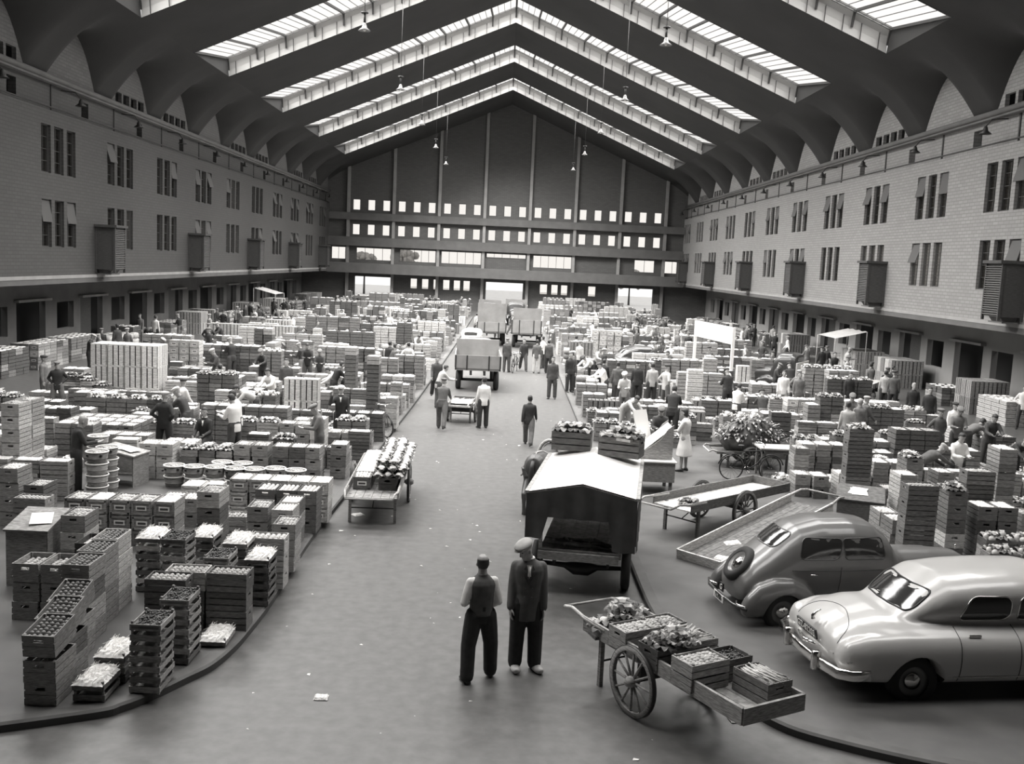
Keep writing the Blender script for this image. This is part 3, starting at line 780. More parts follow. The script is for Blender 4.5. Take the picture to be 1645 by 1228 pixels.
blk(498, 673, 1, 1, 4, 'crate', 'paper', 'paper-topped stack behind grey-coated man', wd='pale')
blk(564, 687, 1, 1, 2, 'crate', 'apple', 'low stack right of the man with cap')
blk(530, 714, 1, 1, 3, 'crate', 'paper', 'narrow stack near the flower cart', wd='mid')
blk(316, 601, 3, 1, 5, 'crate', 'leaf', 'leaf-topped stacks left of the centre', wd='dark')
blk(363, 608, 1, 2, 4, 'crate', 'paper', 'paper-topped stack left of bending woman', wd='mid')
blk(428, 614, 1, 1, 4, 'crate', 'paper', 'marked stack right of bending woman', wd='mid')
blk(453, 627, 4, 1, 3, 'crate', ['paper', 'pale'], 'white-topped row behind the cap man', wd='mid')
blk(455, 608, 2, 1, 2, 'slat', None, 'pale slatted pair behind white-topped row', wd='white')
blk(324, 553, 6, 1, 5, 'crate', 'paper', 'upper wall of stacked crates', wd='dark')
blk(426, 551, 1, 2, 6, 'crate', 'apple', 'tall end stack of the upper wall', wd='pale')
blk(337, 519, 8, 1, 2, 'slat', None, 'long slatted row on the left', wd='pale')
blk(554, 558, 1, 1, 8, 'crate', 'paper', 'tall column left of the aisle', wd='dark')
blk(589, 572, 1, 1, 8, 'crate', 'apple', 'tall column nearer the aisle', wd='dark')
blk(627, 615, 1, 1, 4, 'crate', 'apple', 'kerb stack right of the bicycle', wd='mid')
blk(608, 642, 2, 1, 2, 'crate', 'leaf', 'low pair by the kerb and bicycle', wd='mid')
blk(613, 598, 5, 1, 2, 'crate', ['pale', 'paper'], 'kerb stall before the white-coated woman', wd='mid')
blk(615, 580, 5, 1, 3, 'flat', ['pale', 'leaf'], 'stall rows behind the kerb stall', wd='mid')
# right side
RK = 'right of the cars'
blk(1365, 689, 1, 1, 7, 'crate', 'cabbage', 'tall leaning stack behind the cars', q=1, wd='dark')
blk(1459, 780, 1, 1, 6, 'crate', 'onion', 'tallest dark stack before the bonnet', q=1, wd='dark')
blk(1525, 790, 1, 1, 5, 'crate', 'leaf', 'stack right of the tallest dark stack', wd='dark')
blk(1554, 757, 1, 1, 6, 'crate', 'onion', 'dark stack before the white-coated man', q=1, wd='dark')
blk(1607, 722, 1, 1, 12, 'flat', 'paper', 'high flat stack at the right edge', wd='mid')
blk(1433, 836, 1, 2, 3, 'crate', 'pale', 'long pale-fruit stack behind grey car', wd='mid')
blk(1549, 850, 1, 1, 4, 'crate', 'onion', 'numbered stack behind the white car', q=1, wd='mid')
blk(1592, 845, 2, 1, 4, 'crate', ['leaf', 'stick'], 'mixed greens at right edge', q=1, wd='dark')
blk(1585, 868, 2, 1, 4, 'flat', 'cabbage', 'cabbage trays at right edge', q=1, wd='dark')
blk(1590, 890, 2, 1, 3, 'flat', 'cabbage', 'low cabbage trays beside white car', q=1, wd='mid')
blk(1539, 813, 3, 1, 4, 'crate', 'paper', 'paper-topped row at the right edge', wd='dark')
blk(1350, 765, 1, 1, 4, 'crate', 'apple', 'stack under the leaning tall stack', wd='pale')
blk(1395, 785, 2, 1, 4, 'flat', 'egg', 'trays of pale rows behind the desk', wd='dark')
blk(1446, 763, 1, 1, 8, 'flat', 'egg', 'tray stack beside the bending man', wd='pale')
blk(1429, 735, 2, 1, 5, 'crate', 'cauli', 'cauliflower stack behind the bending man', wd='mid')
blk(1508, 759, 1, 1, 4, 'crate', 'pale', 'crate under the bending man’s hand'.replace('’', ' ').replace(' s ', ' '), wd='mid')
blk(1278, 762, 1, 1, 2, 'crate', 'pale', 'small crate right of the table', wd='mid')
blk(1307, 765, 1, 1, 2, 'crate', 'paper', 'paper-topped crate by black handcart', wd='mid')
blk(1240, 662, 1, 1, 5, 'crate', 'apple', 'stack behind the empty table', q=1, wd='dark')
blk(1299, 650, 1, 1, 5, 'crate', 'paper', 'paper-topped stack left of the pair', wd='mid')
blk(1318, 638, 2, 1, 5, 'crate', 'leaf', 'dark stacks left of the pair', wd='dark')
blk(1284, 708, 1, 1, 4, 'crate', 'egg', 'pale rows behind the small crates', wd='mid')
blk(1320, 700, 2, 1, 4, 'crate', 'leaf', 'leafy stack beside the table', wd='dark')
blk(1265, 641, 9, 1, 4, 'box', 'paper', 'long paper-covered counter on the right', wd='pale')
blk(1300, 652, 8, 1, 4, 'crate', ['paper', 'leaf'], 'second counter row on the right', wd='dark')
blk(1440, 690, 3, 1, 5, 'crate', ['leaf', 'apple'], 'dark block behind white-coated man', wd='dark')
blk(1570, 700, 3, 2, 5, 'flat', ['leaf', 'cabbage', 'onion'], 'heaped greens near the right edge', wd='mid')
blk(919, 632, 3, 1, 3, 'crate', 'paper', 'white-lidded row by the right kerb', wd='mid')
blk(910, 616, 4, 1, 3, 'crate', ['paper', 'pale'], 'second row by the right kerb', wd='mid')
blk(925, 662, 3, 1, 3, 'flat', 'leaf', 'leafy pile by the right kerb', wd='dark')
blk(966, 660, 1, 1, 2, 'crate', 'paper', 'single crate left of the light-coated man', wd='pale')
blk(1013, 652, 2, 1, 3, 'crate', 'paper', 'pair right of the light-coated man', q=1, wd='dark')
blk(931, 678, 1, 1, 2, 'crate', 'egg', 'pale crate behind the roofed cart', wd='mid')
blk(955, 680, 2, 1, 2, 'crate', 'leaf', 'leafy pair behind the roofed cart', wd='dark')
blk(997, 686, 2, 1, 2, 'crate', 'leaf', 'leafy pair before the sales board', wd='dark')
blk(1106, 594, 1, 1, 10, 'flat', 'paper', 'tall white slatted tray stack', q=1, wd='white')
blk(1131, 576, 1, 1, 6, 'crate', 'paper', 'stack behind the white tray stack', q=1, wd='mid')
blk(1156, 595, 1, 1, 5, 'crate', 'paper', 'stack left of the sign post', q=1, wd='mid')
blk(1186, 588, 1, 1, 2, 'slat', None, 'slatted pair right of the sign post', wd='dark')
blk(1208, 578, 1, 1, 9, 'flat', 'leaf', 'flat stack right of the sign', q=1, wd='mid')
blk(1190, 660, 2, 1, 3, 'flat', 'wool', 'low white-topped trays under the sign', wd='pale')
blk(1100, 672, 1, 1, 3, 'crate', 'leaf', 'greens crate beside the dark-coated man', wd='dark')

PEOPLE = []
def _p(T, u, v, face, lab, top='dark', bot='black', z=0.0, **kw): PEOPLE.append([T, u, v, face, lab, top, bot, z, kw])
_p('walk', 848, 716, 8, 'person in dark jacket and grey trousers walking away alone in the middle of the aisle', 'black', 'charcoal', s=.93)
_p('push', 709, 690, 5, 'person in dark clothes and cap pushing a handcart up the aisle', 'charcoal', 'charcoal', cap='grey')
_p('stand', 775, 688, -20, 'person in white shirt and dark trousers standing behind the handcart in the aisle', 'white', 'black', s=1.0)
_p('work', 703, 655, 60, 'person in light smock at the left side of the grey lorry', 'light', 'dark', s=.97)
_p('stand', 886, 641, 190, 'person in dark suit standing at the right kerb, hands down', 'dark', 'dark', s=1.02)
_p('stand', 905, 630, 150, 'person in dark suit, left of the pair talking at the right kerb', 'black', 'black', z=.115)
_p('read', 921, 628, -80, 'person in dark jacket, right of the pair talking at the right kerb', 'dark', 'black', z=.115)
_p('stand', 813, 598, 20, 'person in dark suit holding the bicycle in the aisle', 'dark', 'dark', cap='grey')
_p('walk', 840, 596, 175, 'person in dark suit and light shirt walking towards the camera beside the bicycle', 'black', 'dark')
_p('stand', 861, 600, 10, 'person in dark jacket and light trousers, back turned, left of the group by the lorry', 'charcoal', 'light')
_p('hips', 870, 592, -60, 'person in white shirt in the group behind the dark lorry', 'white', 'dark')
_p('stand', 880, 600, 30, 'person in dark suit at the right of the group by the lorry', 'dark', 'black')
_p('read', 866, 560, 200, 'person in white coat at the back of the group by the lorry', 'white', 'dark')
_p('walk', 700, 640, 170, 'person in dark open jacket standing at the left kerb beside the lorry', 'dark', 'black', z=.115)
_p('read', 512, 757, 250, 'person in grey coat and cap turning left beside the baskets', 'grey', 'charcoal', z=.115, cap='grey')
_p('phone', 546, 715, 175, 'person in pale cap and dark jacket raising a hand to the face', 'black', 'black', z=.115, cap='white')
_p('sit', 330, 735, 190, 'person in dark jacket and white shirt sitting among the crates', 'black', 'black', z=.115)
_p('read', 123, 792, 60, 'person with light hair and dark coat writing at the clerk desk', 'black', 'black', z=.115, hair='grey')
_p('hips', 264, 735, 10, 'person in cap and dark suit with hand on hip behind the barrels', 'black', 'black', z=.115, cap='light')
_p('work', 300, 720, 280, 'person in dark clothes and light cap leaning beside the large pale crates', 'dark', 'dark', z=.115, cap='white')
_p('bend', 405, 690, 240, 'person in light blouse bending over crates left of centre', 'light', 'dark', z=.115)
_p('work', 445, 668, 200, 'person in white shirt crouching behind the marked crates', 'white', 'dark', z=.115)
_p('work', 535, 655, 60, 'person in black jacket leaning across crates left of the tall columns', 'black', 'black', z=.115)
_p('bend', 548, 652, 270, 'person in white coat leaning across crates left of the tall columns', 'white', 'dark', z=.115)
_p('stand', 625, 610, 20, 'person in black coat, back turned, behind the kerb stall', 'black', 'black', z=.115)
_p('hips', 655, 612, 15, 'person in pale dress standing behind the kerb stall', 'light', 'light', z=.115)
_p('work', 573, 580, 0, 'person in black jacket, back turned, between stacks near the tall columns', 'black', 'black', z=.115)
_p('lady', 1097, 757, -60, 'person in white short-sleeved dress standing beside the white sales stand', 'white', 'white', z=.115)
_p('read', 1056, 750, 185, 'person in cap and dark coat facing the camera behind the white sales stand', 'dark', 'dark', z=.115, cap='grey')
_p('work', 1077, 708, 15, 'person in black coat, back turned, right of the sales stand', 'black', 'black', z=.115, s=1.05)
_p('bend', 1005, 700, 150, 'person in light overall bending over greens behind the roofed cart', 'light', 'light', z=.115)
_p('read', 1001, 672, 200, 'person in white cap and light coat among the greens', 'light', 'grey', z=.115, cap='white')
_p('work', 968, 650, 240, 'person in white coat leaning over the white-lidded row', 'white', 'dark', z=.115)
_p('stand', 985, 650, 10, 'person in dark jacket, back turned, beside the white-coated one', 'charcoal', 'dark', z=.115)
_p('stand', 1021, 650, 5, 'person in black coat and hat, back turned, in the right-hand stalls', 'black', 'black', z=.115, cap='black')
_p('stand', 1045, 652, 0, 'person in light shirt, back turned, in the right-hand stalls', 'light', 'black', z=.115)
_p('work', 957, 612, 150, 'person in pale striped jacket by the right kerb stalls', 'light', 'black', z=.115)
_p('stand', 1356, 735, 5, 'person in light shirt, back turned, left of the pair before the long counter', 'light', 'grey', z=.115)
_p('stand', 1375, 728, 350, 'person with fair hair, right of the pair before the long counter', 'grey', 'dark', z=.115, hair='grey')
_p('read', 1531, 800, 175, 'person in open white coat facing the camera at the far right stalls', 'white', 'dark', z=.115)
_p('bend', 1478, 800, 80, 'person in dark coat and checked cap bending to a crate at right', 'charcoal', 'dark', z=.115, cap='light')
_p('bend', 1552, 745, 70, 'person in grey coat bending with the back raised at far right', 'grey', 'dark', z=.115)
_p('stand', 1462, 690, 190, 'person in black coat with fair hair behind the dark crates at right', 'black', 'black', z=.115, hair='grey')
_p('stand', 1488, 700, 200, 'person in black coat beside the fair-haired one at right', 'black', 'black', z=.115)
_p('hips', 1640, 690, 200, 'person in white coat at the extreme right edge', 'white', 'dark', z=.0)
_p('stand', 1255, 665, 190, 'person in white shirt watching at the long counter, left', 'white', 'light', z=.115)
_p('stand', 1275, 668, 180, 'person in grey overcoat watching at the long counter', 'grey', 'grey', z=.115)
_p('stand', 1418, 660, 20, 'person in light shirt standing beyond the long counter', 'light', 'black', z=0)
_p('walk', 1395, 640, 0, 'person in grey jacket walking beside the flatbed lorry', 'grey', 'black', z=0)
_p('stand', 250, 556, 20, 'person in white shirt and dark trousers alone in the left side passage', 'white', 'black', z=0)
_p('stand', 225, 553, 200, 'person in brown-grey coat in the left side passage', 'grey', 'grey', z=0)
_p('stand', 1160, 560, 180, 'person in dark coat behind the signboard', 'dark', 'dark', z=.115)
_p('stand', 1240, 560, 10, 'person in light shirt by the wall beyond the signboard', 'light', 'black', z=0)
for q in PEOPLE:      # everyone gets free ground to stand on
    p = ground(q[1], q[2], q[7]); best = None
    if q[7] > 0 and 'sales stand' not in q[4][-14:] or q[0] == 'none':
        for rad in [0, .1, .2, .3, .4, .5, .65, .8, 1.0, 1.2]:
            for k in range(1 if rad == 0 else 16):
                a = 2*PI*k/16; x, y = p.x+rad*.6*math.cos(a), p.y+rad*math.sin(a)
                if not any(x-.2 < b and x+.2 > a0 and y-.2 < d and y+.2 > c for a0, b, c, d in OCC): best = (x, y); break
            if best: break
    if not best: best = (p.x, p.y)
    q += [best[0], best[1]]; OCC.append((best[0]-.27, best[0]+.27, best[1]-.3, best[1]+.3))

# stalls further off, row after row
rr = random.Random(3)
CS = ['paper', 'pale', 'leaf', 'apple', 'cauli', 'onion', 'cabbage', 'paper', 'pale']
LM = [('the white signboard', 10.2, 47), ('the long slatted row', -13.5, 45), ('the pale slatted block', -12, 35.5), ('the tall kerb columns', -6.5, 43), ('the flatbed lorry', 15.8, 45.5), ('the left kerb bicycle', -4, 31),
      ('the black closed car', 6, 53), ('the grey lorry in the aisle', -1, 45), ('the high-bodied lorries', .5, 68), ('the white van-like car', -2, 61), ('the greens heap', 7.5, 29), ('the tall white tray stack', 8.5, 36),
      ('the right-hand awning', 20, 58), ('the left-hand awning', -20, 84), ('the left gateway', -15, 112), ('the middle gateway', 0, 112), ('the right gateway', 15, 112), ('the round baskets', -8, 24), ('the dark-coated clerk', -9.5, 22.5),
      ('the long paper-covered counter', 13, 36), ('the grey vintage car bonnet', 8.5, 17.5), ('the sales stand', 5, 25.5), ('the right-edge paper row', 10.5, 19), ('the left-edge tall stack', -12.3, 24),
      ('the fourth left vent', -19, 93), ('the third left vent', -19, 78.6), ('the second left vent', -19, 64), ('the nearest left vent', -19, 49.7), ('the third right vent', 19, 67.4), ('the fourth right vent', 19, 81.8), ('the fifth right vent', 19, 96.3), ('the second right vent', 19, 53)]
def region(x, y):
    n, lx, ly = min(LM, key=lambda q: math.hypot((q[1]-x)*1.6, q[2]-y)); dx, dy = x-lx, y-ly; dd = math.hypot(dx, dy)
    far = 'just ' if dd < 2.2 else 'near ' if dd < 5 else 'well ' if dd < 9 else 'far '
    a = 'behind' if dy > .8 else 'before' if dy < -.8 else ''
    b = 'left of' if dx < -.6 else 'right of' if dx > .6 else ''
    w = (a+' and '+b) if a and b else (a or b or 'at')
    return 'stalled '+far+w+' '+n
def region_old(x, y):
    side = 'left' if x < 0 else 'right'
    if abs(x) > 17: return 'piled under the %s overhang, %s part' % (side, 'near' if y < 50 else 'middle' if y < 80 else 'far')
    dep = 'near' if y < 33 else 'middle' if y < 55 else 'distant' if y < 80 else 'farthest'
    lat = 'aisle' if abs(x) < 8 else 'centre' if abs(x) < 12.5 else 'wall'
    return 'in the %s stalls, %s side of the %s market floor' % (dep, lat, side)
def fill(xa, xb, ya, yb, hmax, dens, tallp=.2):
    y = ya
    while y < yb:
        x = xa+rr.uniform(0, .3)
        rowk = rr.choice(['crate', 'crate', 'crate', 'flat', 'box', 'slat'])
        rowh = rr.randint(1, hmax); rowc = rr.choice(CS)
        rowlen = 0
        while x < xb:
            if rowlen <= 0:
                rowk = rr.choice(['crate', 'crate', 'crate', 'flat', 'box', 'crate', 'flat', 'slat', 'sack'] if y > 34 else ['crate', 'crate', 'flat'])
                rowh = rr.randint(1, hmax); rowc = rr.choice(CS); rowlen = rr.randint(1, 5); roww = rr.choice(['mid', 'dark', 'pale', 'mid', 'white' if y > 45 else 'mid'])
                rq = rr.random() < .35
                if rr.random() < tallp and y > 40: rowh = min(7, rowh+3)
                if rr.random() > dens: x += rr.uniform(.5, 1.3); rowlen = 0; continue
            rowlen -= 1
            w, d, h = DIM[rowk]
            if rowk == 'slat': hh = max(1, rowh//3)
            elif rowk == 'flat': hh = min(9, rowh*2)
            elif rowk == 'sack': hh = min(3, rowh)
            else: hh = rowh
            wq = d if rq else w
            blk(0, 0, 1, 1, hh, rowk, None if rowk in ('slat', 'sack') else rowc, region(x, y), world=(x, y), q=1 if rq else 0, wd=roww)
            x += wq+.03
        y += rr.uniform(.66, .95) if y < 50 else rr.uniform(.8, 1.2)
fill(-16.0, -3.7, 24.0, 46, 3, .7)
fill(-16.0, -9.8, 13.0, 24, 3, .55)
fill(7.2, 15.2, 24.5, 46, 3, .75)
fill(10.2, 15.2, 13.0, 24, 3, .6)
fill(3.2, 7.2, 31, 46, 2, .7)
fill(-16.0, -3.7, 46, 108, 4, .75)
fill(3.4, 15.2, 46, 108, 4, .75)
B0 = 0
def side_fill(sx):
    y = 33.0
    while y < 108:
        if rr.random() < .7:
            n = rr.randint(2, 6); k = rr.choice(['crate', 'slat', 'box', 'flat', 'sack', 'crate']); h = rr.randint(2, 5)
            x0 = 20.3 if sx > 0 else -21.9
            blk(0, 0, 3, min(n, 5), h if k in ('crate', 'box') else 2 if k == 'slat' else 6 if k == 'flat' else 3, k, None if k in ('slat', 'sack') else rr.choice(CS), region(sx*20, y), world=(x0+rr.uniform(0, .3), y), base=0.0, wd=rr.choice(['mid', 'dark', 'pale']))
        y += rr.uniform(2.4, 4.2)
side_fill(-1); side_fill(1)

# ---- turn the layout into objects
ORD = ['topmost', 'second from top', 'third from top', 'fourth from top', 'fifth from top', 'sixth from top', 'seventh from top', 'eighth from top', 'ninth from top', 'tenth from top', 'eleventh from top', 'lowest']
NTH = ['first', 'second', 'third', 'fourth', 'fifth', 'sixth', 'seventh', 'eighth', 'ninth']
WADJ = {'pale': 'pale', 'mid': 'brown-grey', 'dark': 'dark', 'white': 'whitish', 'black': 'black'}
KADJ = {'crate': 'wooden crate', 'flat': 'shallow crate', 'tray': 'fruit tray', 'slat': 'slatted crate', 'box': 'printed fruit box', 'basket': 'round white-rimmed basket', 'sack': 'full sack'}
def label_of(p, noun=None):
    n = noun or KADJ[p['kind']]
    a = [n]
    if p['lab'].startswith('stalled '):
        tw = (ORD[min(p['t'], 11)]+', ') if p['nt'] > 1 and not noun else ''
        sz = lambda t: t if len(t.split()) <= 16 else ' '.join(t.replace(tw, '').split()[:16])
        return sz(' '.join(((WADJ[p['wd']]+' '+n if not noun else n+' in a '+WADJ[p['wd']]+' '+{'slat': 'crate', 'flat': 'shallow crate', 'box': 'box', 'sack': 'sack', 'tray': 'tray', 'basket': 'basket', 'crate': 'crate'}[p['kind']])+', '+tw+p['lab'].replace('stalled ', '')).split()))
    s = n+', '
    if p['nt'] > 1: s += ORD[min(p['t'], 11)]+', '
    if p['nx'] > 1: s += NTH[p['i']]+' from left, '
    if p['ny'] > 1: s += ['front row', 'second row', 'third row'][p['j']]+', '
    s += p['lab']
    wl = s.split()
    return ' '.join(wl[:16])
byk = {}
for p in PL:
    p['dist'] = math.hypot(p['x'], p['y'])
    uv = px_of((p['x'], p['y'], p['z'])); p['vis'] = -15 < uv[0] < 1660 and uv[1] < 1260
    p['rank'] = p['dist']+(1000 if p['hid'] or not p['vis'] else 0)
    byk.setdefault(p['kind'], []).append(p)
LAB = {}
ALL_ITEMS = []
def put_label(o, s, cat):
    o['label'] = s; o['category'] = cat; ALL_ITEMS.append((o, s)); LAB[s] = LAB.get(s, 0)+1
NHEAP = 0; NTOM = 0; NFR = {}
HMESH = {}
stuffc = {}; stuffh = {}
for kind, ps in byk.items():
    ps.sort(key=lambda p: p['rank'])
    nfull = {'crate': 70, 'tray': 60, 'flat': 24, 'box': 24, 'slat': 16, 'basket': 30, 'sack': 0}[kind]
    for n, p in enumerate(ps):
        w, d, h = DIM[kind]
        T = Matrix.Translation((p['x'], p['y'], p['z'])) @ Matrix.Rotation(p['rz'], 4, 'Z')
        if p['tilt']: T = T @ Matrix.Translation((0, 0, .075)) @ Matrix.Rotation(-p['tilt'], 4, 'X')
        ind = n < 300 and p['rank'] < 1000
        if ind:
            if n < nfull and len(crate_parts(kind)) > 1:
                r = None
                for pn, me in crate_mesh(kind, p['wd'], 'parts'):
                    if r is None: r = obj(CK[kind], me); r.matrix_world = T
                    else: obj(pn, me, r)
            else:
                r = obj(CK[kind], crate_mesh(kind, p['wd'])); r.matrix_world = T
            put_label(r, label_of(p), CCAT[kind])
        else: stuffc.setdefault((kind, p['wd'], ), []).append(T)
        if p['c']:
            z = {'crate': h*(.86 if p['fill'] > .9 else .66), 'box': h*.86, 'flat': h*.8, 'tray': .095, 'basket': .21}[kind]
            Th = T @ Matrix.Translation((0, 0, z))
            if kind == 'basket': Th = Th @ Matrix.Diagonal((1.0, .72, 1, 1))
            if ind and n < 130 and NHEAP < 290:
                NHEAP += 1; c = p['c']
                if c in ('tomato', 'onion', 'pale') and kind == 'crate' and NFR.get(c, 0) < {'tomato': 280, 'onion': 200, 'pale': 120}[c] and p['dist'] < 21:
                    # fruit one by one
                    hb = heap_mb(c); r0 = {'tomato': .033, 'onion': .035, 'pale': .04}[c]
                    if c not in HMESH:
                        s = MB(); s.ball((0, 0, 0), r0, 0, 10, .9); s.cyl((0, 0, r0*.8), (0, 0, r0*1.0), .004, 5, 1)
                        HMESH[c] = s.mesh(c, [HM[c][0], PROD['leafd']])
                    rr2 = random.Random(n); st = r0*2.02; W, Dp = .17, .265
                    bs = MB(); bs.box(-W, W, -Dp, Dp, -.09, -.05); 
                    bo = obj(HN[c][0], bs.mesh('u', [HM[c][0]])); bo.matrix_world = Th; bo['kind'] = 'stuff'
                    put_label(bo, 'lower layers of '+label_of(p, HN[c][1]+' in crate'), HN[c][2])
                    nx, ny = int(2*W/st), int(2*Dp/st)
                    for j in range(ny):
                        for i in range(nx):
                            x = -W+r0+(2*W-2*r0)*i/(nx-1); y = -Dp+r0+(2*Dp-2*r0)*j/(ny-1)
                            o = obj({'tomato': 'tomato', 'onion': 'onion', 'pale': 'pear'}[c], HMESH[c])
                            o.matrix_world = Th @ Matrix.Translation((x+rr2.uniform(-.004, .004), y+rr2.uniform(-.004, .004), -.05+r0*.8+.02*(1-(x/W)**2)+rr2.uniform(0, .012)))
                            put_label(o, label_of(p, {'tomato': 'small glossy tomato', 'onion': 'pale onion', 'pale': 'pale round fruit'}[c]), HN[c][2]); NFR[c] = NFR.get(c, 0)+1
                else:
                    if c not in HMESH or HMESH[c].users is None: pass
                    k = 'h_'+c
                    if k not in HMESH: HMESH[k] = heap_mb(c).mesh(HN[c][0], HM[c])
                    o = obj(HN[c][0], HMESH[k]); o.matrix_world = Th; o['kind'] = 'stuff'
                    put_label(o, label_of(p, HN[c][1]), HN[c][2])
            elif p['vis']: stuffh.setdefault(p['c'], []).append((Th, p['dist'] < 46))
# what remains: one object per kind
for kind in DIM:
    mb = MB(); mats = []; wl = []
    for (k, wd), Ts in stuffc.items():
        if k != kind: continue
        base = len(mats); mats += slots(kind, wd)
        tm = MB()
        for _, q in crate_parts(kind): tm.merge(q)
        if kind in ('crate', 'flat', 'box'):       # far ones: boards and frame round a core coloured as inner shade
            w, d, h = DIM[kind]; w -= .015; d -= .015; tm = MB()
            for z0, z1 in ((.01, h*.47), (.53*h, h-.01)):
                for s in (-1, 1):
                    tm.box(s*w/2-.008, s*w/2+.008, -d/2, d/2, z0, z1); tm.box(-w/2, w/2, s*d/2-.008, s*d/2+.008, z0, z1)
            tm.box(-w/2+.01, w/2-.01, -d/2+.01, d/2-.01, .005, h*.6, 1 if kind != 'box' else 2)
        for T in Ts:
            n = len(mb.v); mb.v += [tuple(T @ Vector(p)) for p in tm.v]; mb.f += [tuple(i+n for i in f) for f in tm.f]; mb.m += [m+base for m in tm.m]; mb.sm += tm.sm
    if mb.v:
        o = mb.build(CK[kind]+'s', mats); o['kind'] = 'stuff'
        o['label'] = {'crate': 'countless wooden crates', 'flat': 'countless shallow crates', 'tray': 'inner trays', 'slat': 'more slatted crates', 'box': 'countless fruit boxes', 'basket': 'lower baskets', 'sack': 'full sacks'}[kind]+' filling the far stalls and the inside of stacks'
        o['category'] = CCAT[kind]+'s'
for c, Ts in stuffh.items():
    mb = MB(); hi = heap_mb(c); lo = heap_mb(c, True); rm = random.Random(4)
    for T, near in Ts:
        tm = hi if near and len(mb.v) < 160000 and c not in ('wool',) else lo
        n = len(mb.v); mb.v += [tuple(T @ Vector(p)) for p in tm.v]; mb.f += [tuple(i+n for i in f) for f in tm.f]; mb.m += [(rm.choice([0, 0, len(HM[c])-1]) if tm is lo and c in ('leaf', 'cauli', 'cabbage') else m) for m in tm.m]; mb.sm += tm.sm
    o = mb.build(HN[c][0], HM[c]); o['kind'] = 'stuff'; o['category'] = HN[c][2]
    o['label'] = HN[c][1]+' filling the crates of the farther stalls'
for o, s in ALL_ITEMS:
    if LAB[s] > 1: o['group'] = s
print('placed', len(PL), {k: len(v) for k, v in byk.items()}, 'heaps', NHEAP, NFR)
# ------------------------------------------------------------------ carts, cars, trucks, bicycles
def evalmesh(o):
    dg = bpy.context.evaluated_depsgraph_get(); dg.update()
    me = bpy.data.meshes.new_from_object(o.evaluated_get(dg)); return me
def remesh(mb, vox, smooth=3, mats=None, cuts=None):
    me = mb.mesh('tmp', mats or []); o = obj('tmp', me)
    md = o.modifiers.new('r', 'REMESH'); md.mode = 'VOXEL'; md.voxel_size = vox; md.use_smooth_shade = True
    if smooth:
        s = o.modifiers.new('s', 'SMOOTH'); s.iterations = smooth; s.factor = .5
    tmp = []
    for c in (cuts or []):
        co = obj('cut', c.mesh('cut', [])); b = o.modifiers.new('b', 'BOOLEAN'); b.operation = 'DIFFERENCE'; b.object = co; b.solver = 'EXACT'; tmp.append(co)
    out = evalmesh(o)
    for t in tmp+[o]: bpy.data.objects.remove(t)
    out.materials.clear()
    for m in (mats or []): out.materials.append(m)
    out.polygons.foreach_set('use_smooth', [True]*len(out.polygons))
    out.polygons.foreach_set('material_index', [0]*len(out.polygons))
    return out
def bvh_of(me):
    return BVHTree.FromPolygons([v.co for v in me.vertices], [tuple(p.vertices) for p in me.polygons])
def text_mesh(s, size, m, ext=.003):
    cu = bpy.data.curves.new('t', 'FONT'); cu.body = s; cu.size = size; cu.align_x = 'CENTER'; cu.align_y = 'CENTER'; cu.extrude = ext
    o = bpy.data.objects.new('t', cu); COL.objects.link(o); me = evalmesh(o); bpy.data.objects.remove(o)
    me.materials.clear(); me.materials.append(m); return me
def sect(x, hw, z0, z1, e=2.6, n=28, yo=0.0):
    out = []
    for k in range(n):
        a = 2*PI*k/n; c, s = math.cos(a), math.sin(a)
        out.append(Vector((x, yo+hw*math.copysign(abs(c)**(2/e), c), (z0+z1)/2+(z1-z0)/2*math.copysign(abs(s)**(2/e), s))))
    return out
def patch(bv, poly, axis, org, off=.006, rings=5, sub=3):
    """a sheet lying on the body: poly gives (a,b) outline; rays run along axis from org"""
    P = []
    for i in range(len(poly)):
        a, b = Vector(poly[i]), Vector(poly[(i+1) % len(poly)])
        for k in range(sub): P.append(a+(b-a)*k/sub)
    c = sum(P, Vector((0, 0)))/len(P); mb = MB(); vs = []; ax = Vector(axis)
    def hit(q):
        o = Vector((q[0], org, q[1])) if abs(ax.y) > .5 else Vector((org, q[0], q[1]))
        h = bv.ray_cast(o, ax)
        return h[0]-ax*off if h[0] else o+ax*abs(org)
    vs.append(hit(c))
    for r in range(1, rings+1):
        for p in P: vs.append(hit(c+(p-c)*r/rings))
    n = len(P); fs = [(0, 1+k, 1+(k+1) % n) for k in range(n)]
    for r in range(rings-1):
        for k in range(n): fs.append((1+r*n+k, 1+(r+1)*n+k, 1+(r+1)*n+(k+1) % n, 1+r*n+(k+1) % n))
    mb.add(vs, fs, 0, True); return mb, [vs[1+(rings-1)*n+k] for k in range(n)]
def rnd_rect(x0, x1, y0, y1, r, n=4, sk=0):
    o = []
    for cx, cy, a0 in ((x1-r, y1-r, 0), (x0+r, y1-r, PI/2), (x0+r, y0+r, PI), (x1-r, y0+r, 1.5*PI)):
        for k in range(n+1):
            a = a0+PI/2*k/n; x = cx+r*math.cos(a); y = cy+r*math.sin(a); o.append((x+sk*(y-y0), y))
    return o
M['carpale'] = mat('car_paint_pale', .5, .28, coat=.6, spec=.5)
M['cargrey'] = mat('car_paint_grey', .125, .33, coat=.5, spec=.5)
M['cardark'] = mat('car_paint_dark', .035, .35, coat=.4)
M['chrome'] = mat('chrome', .75, .14, metal=1.0)
M['tyre'] = mat('tyre', .022, .75)
M['rub'] = mat('black_rubber', .02, .6)
M['plate'] = mat('plate_black', .02, .4)
M['white'] = mat('white_paint', .8, .5)
M['tarp'] = mat('tarpaulin_dark', .055, .8, .3, 3, bump=.4)
M['iron'] = mat('iron', .05, .5, metal=.5)
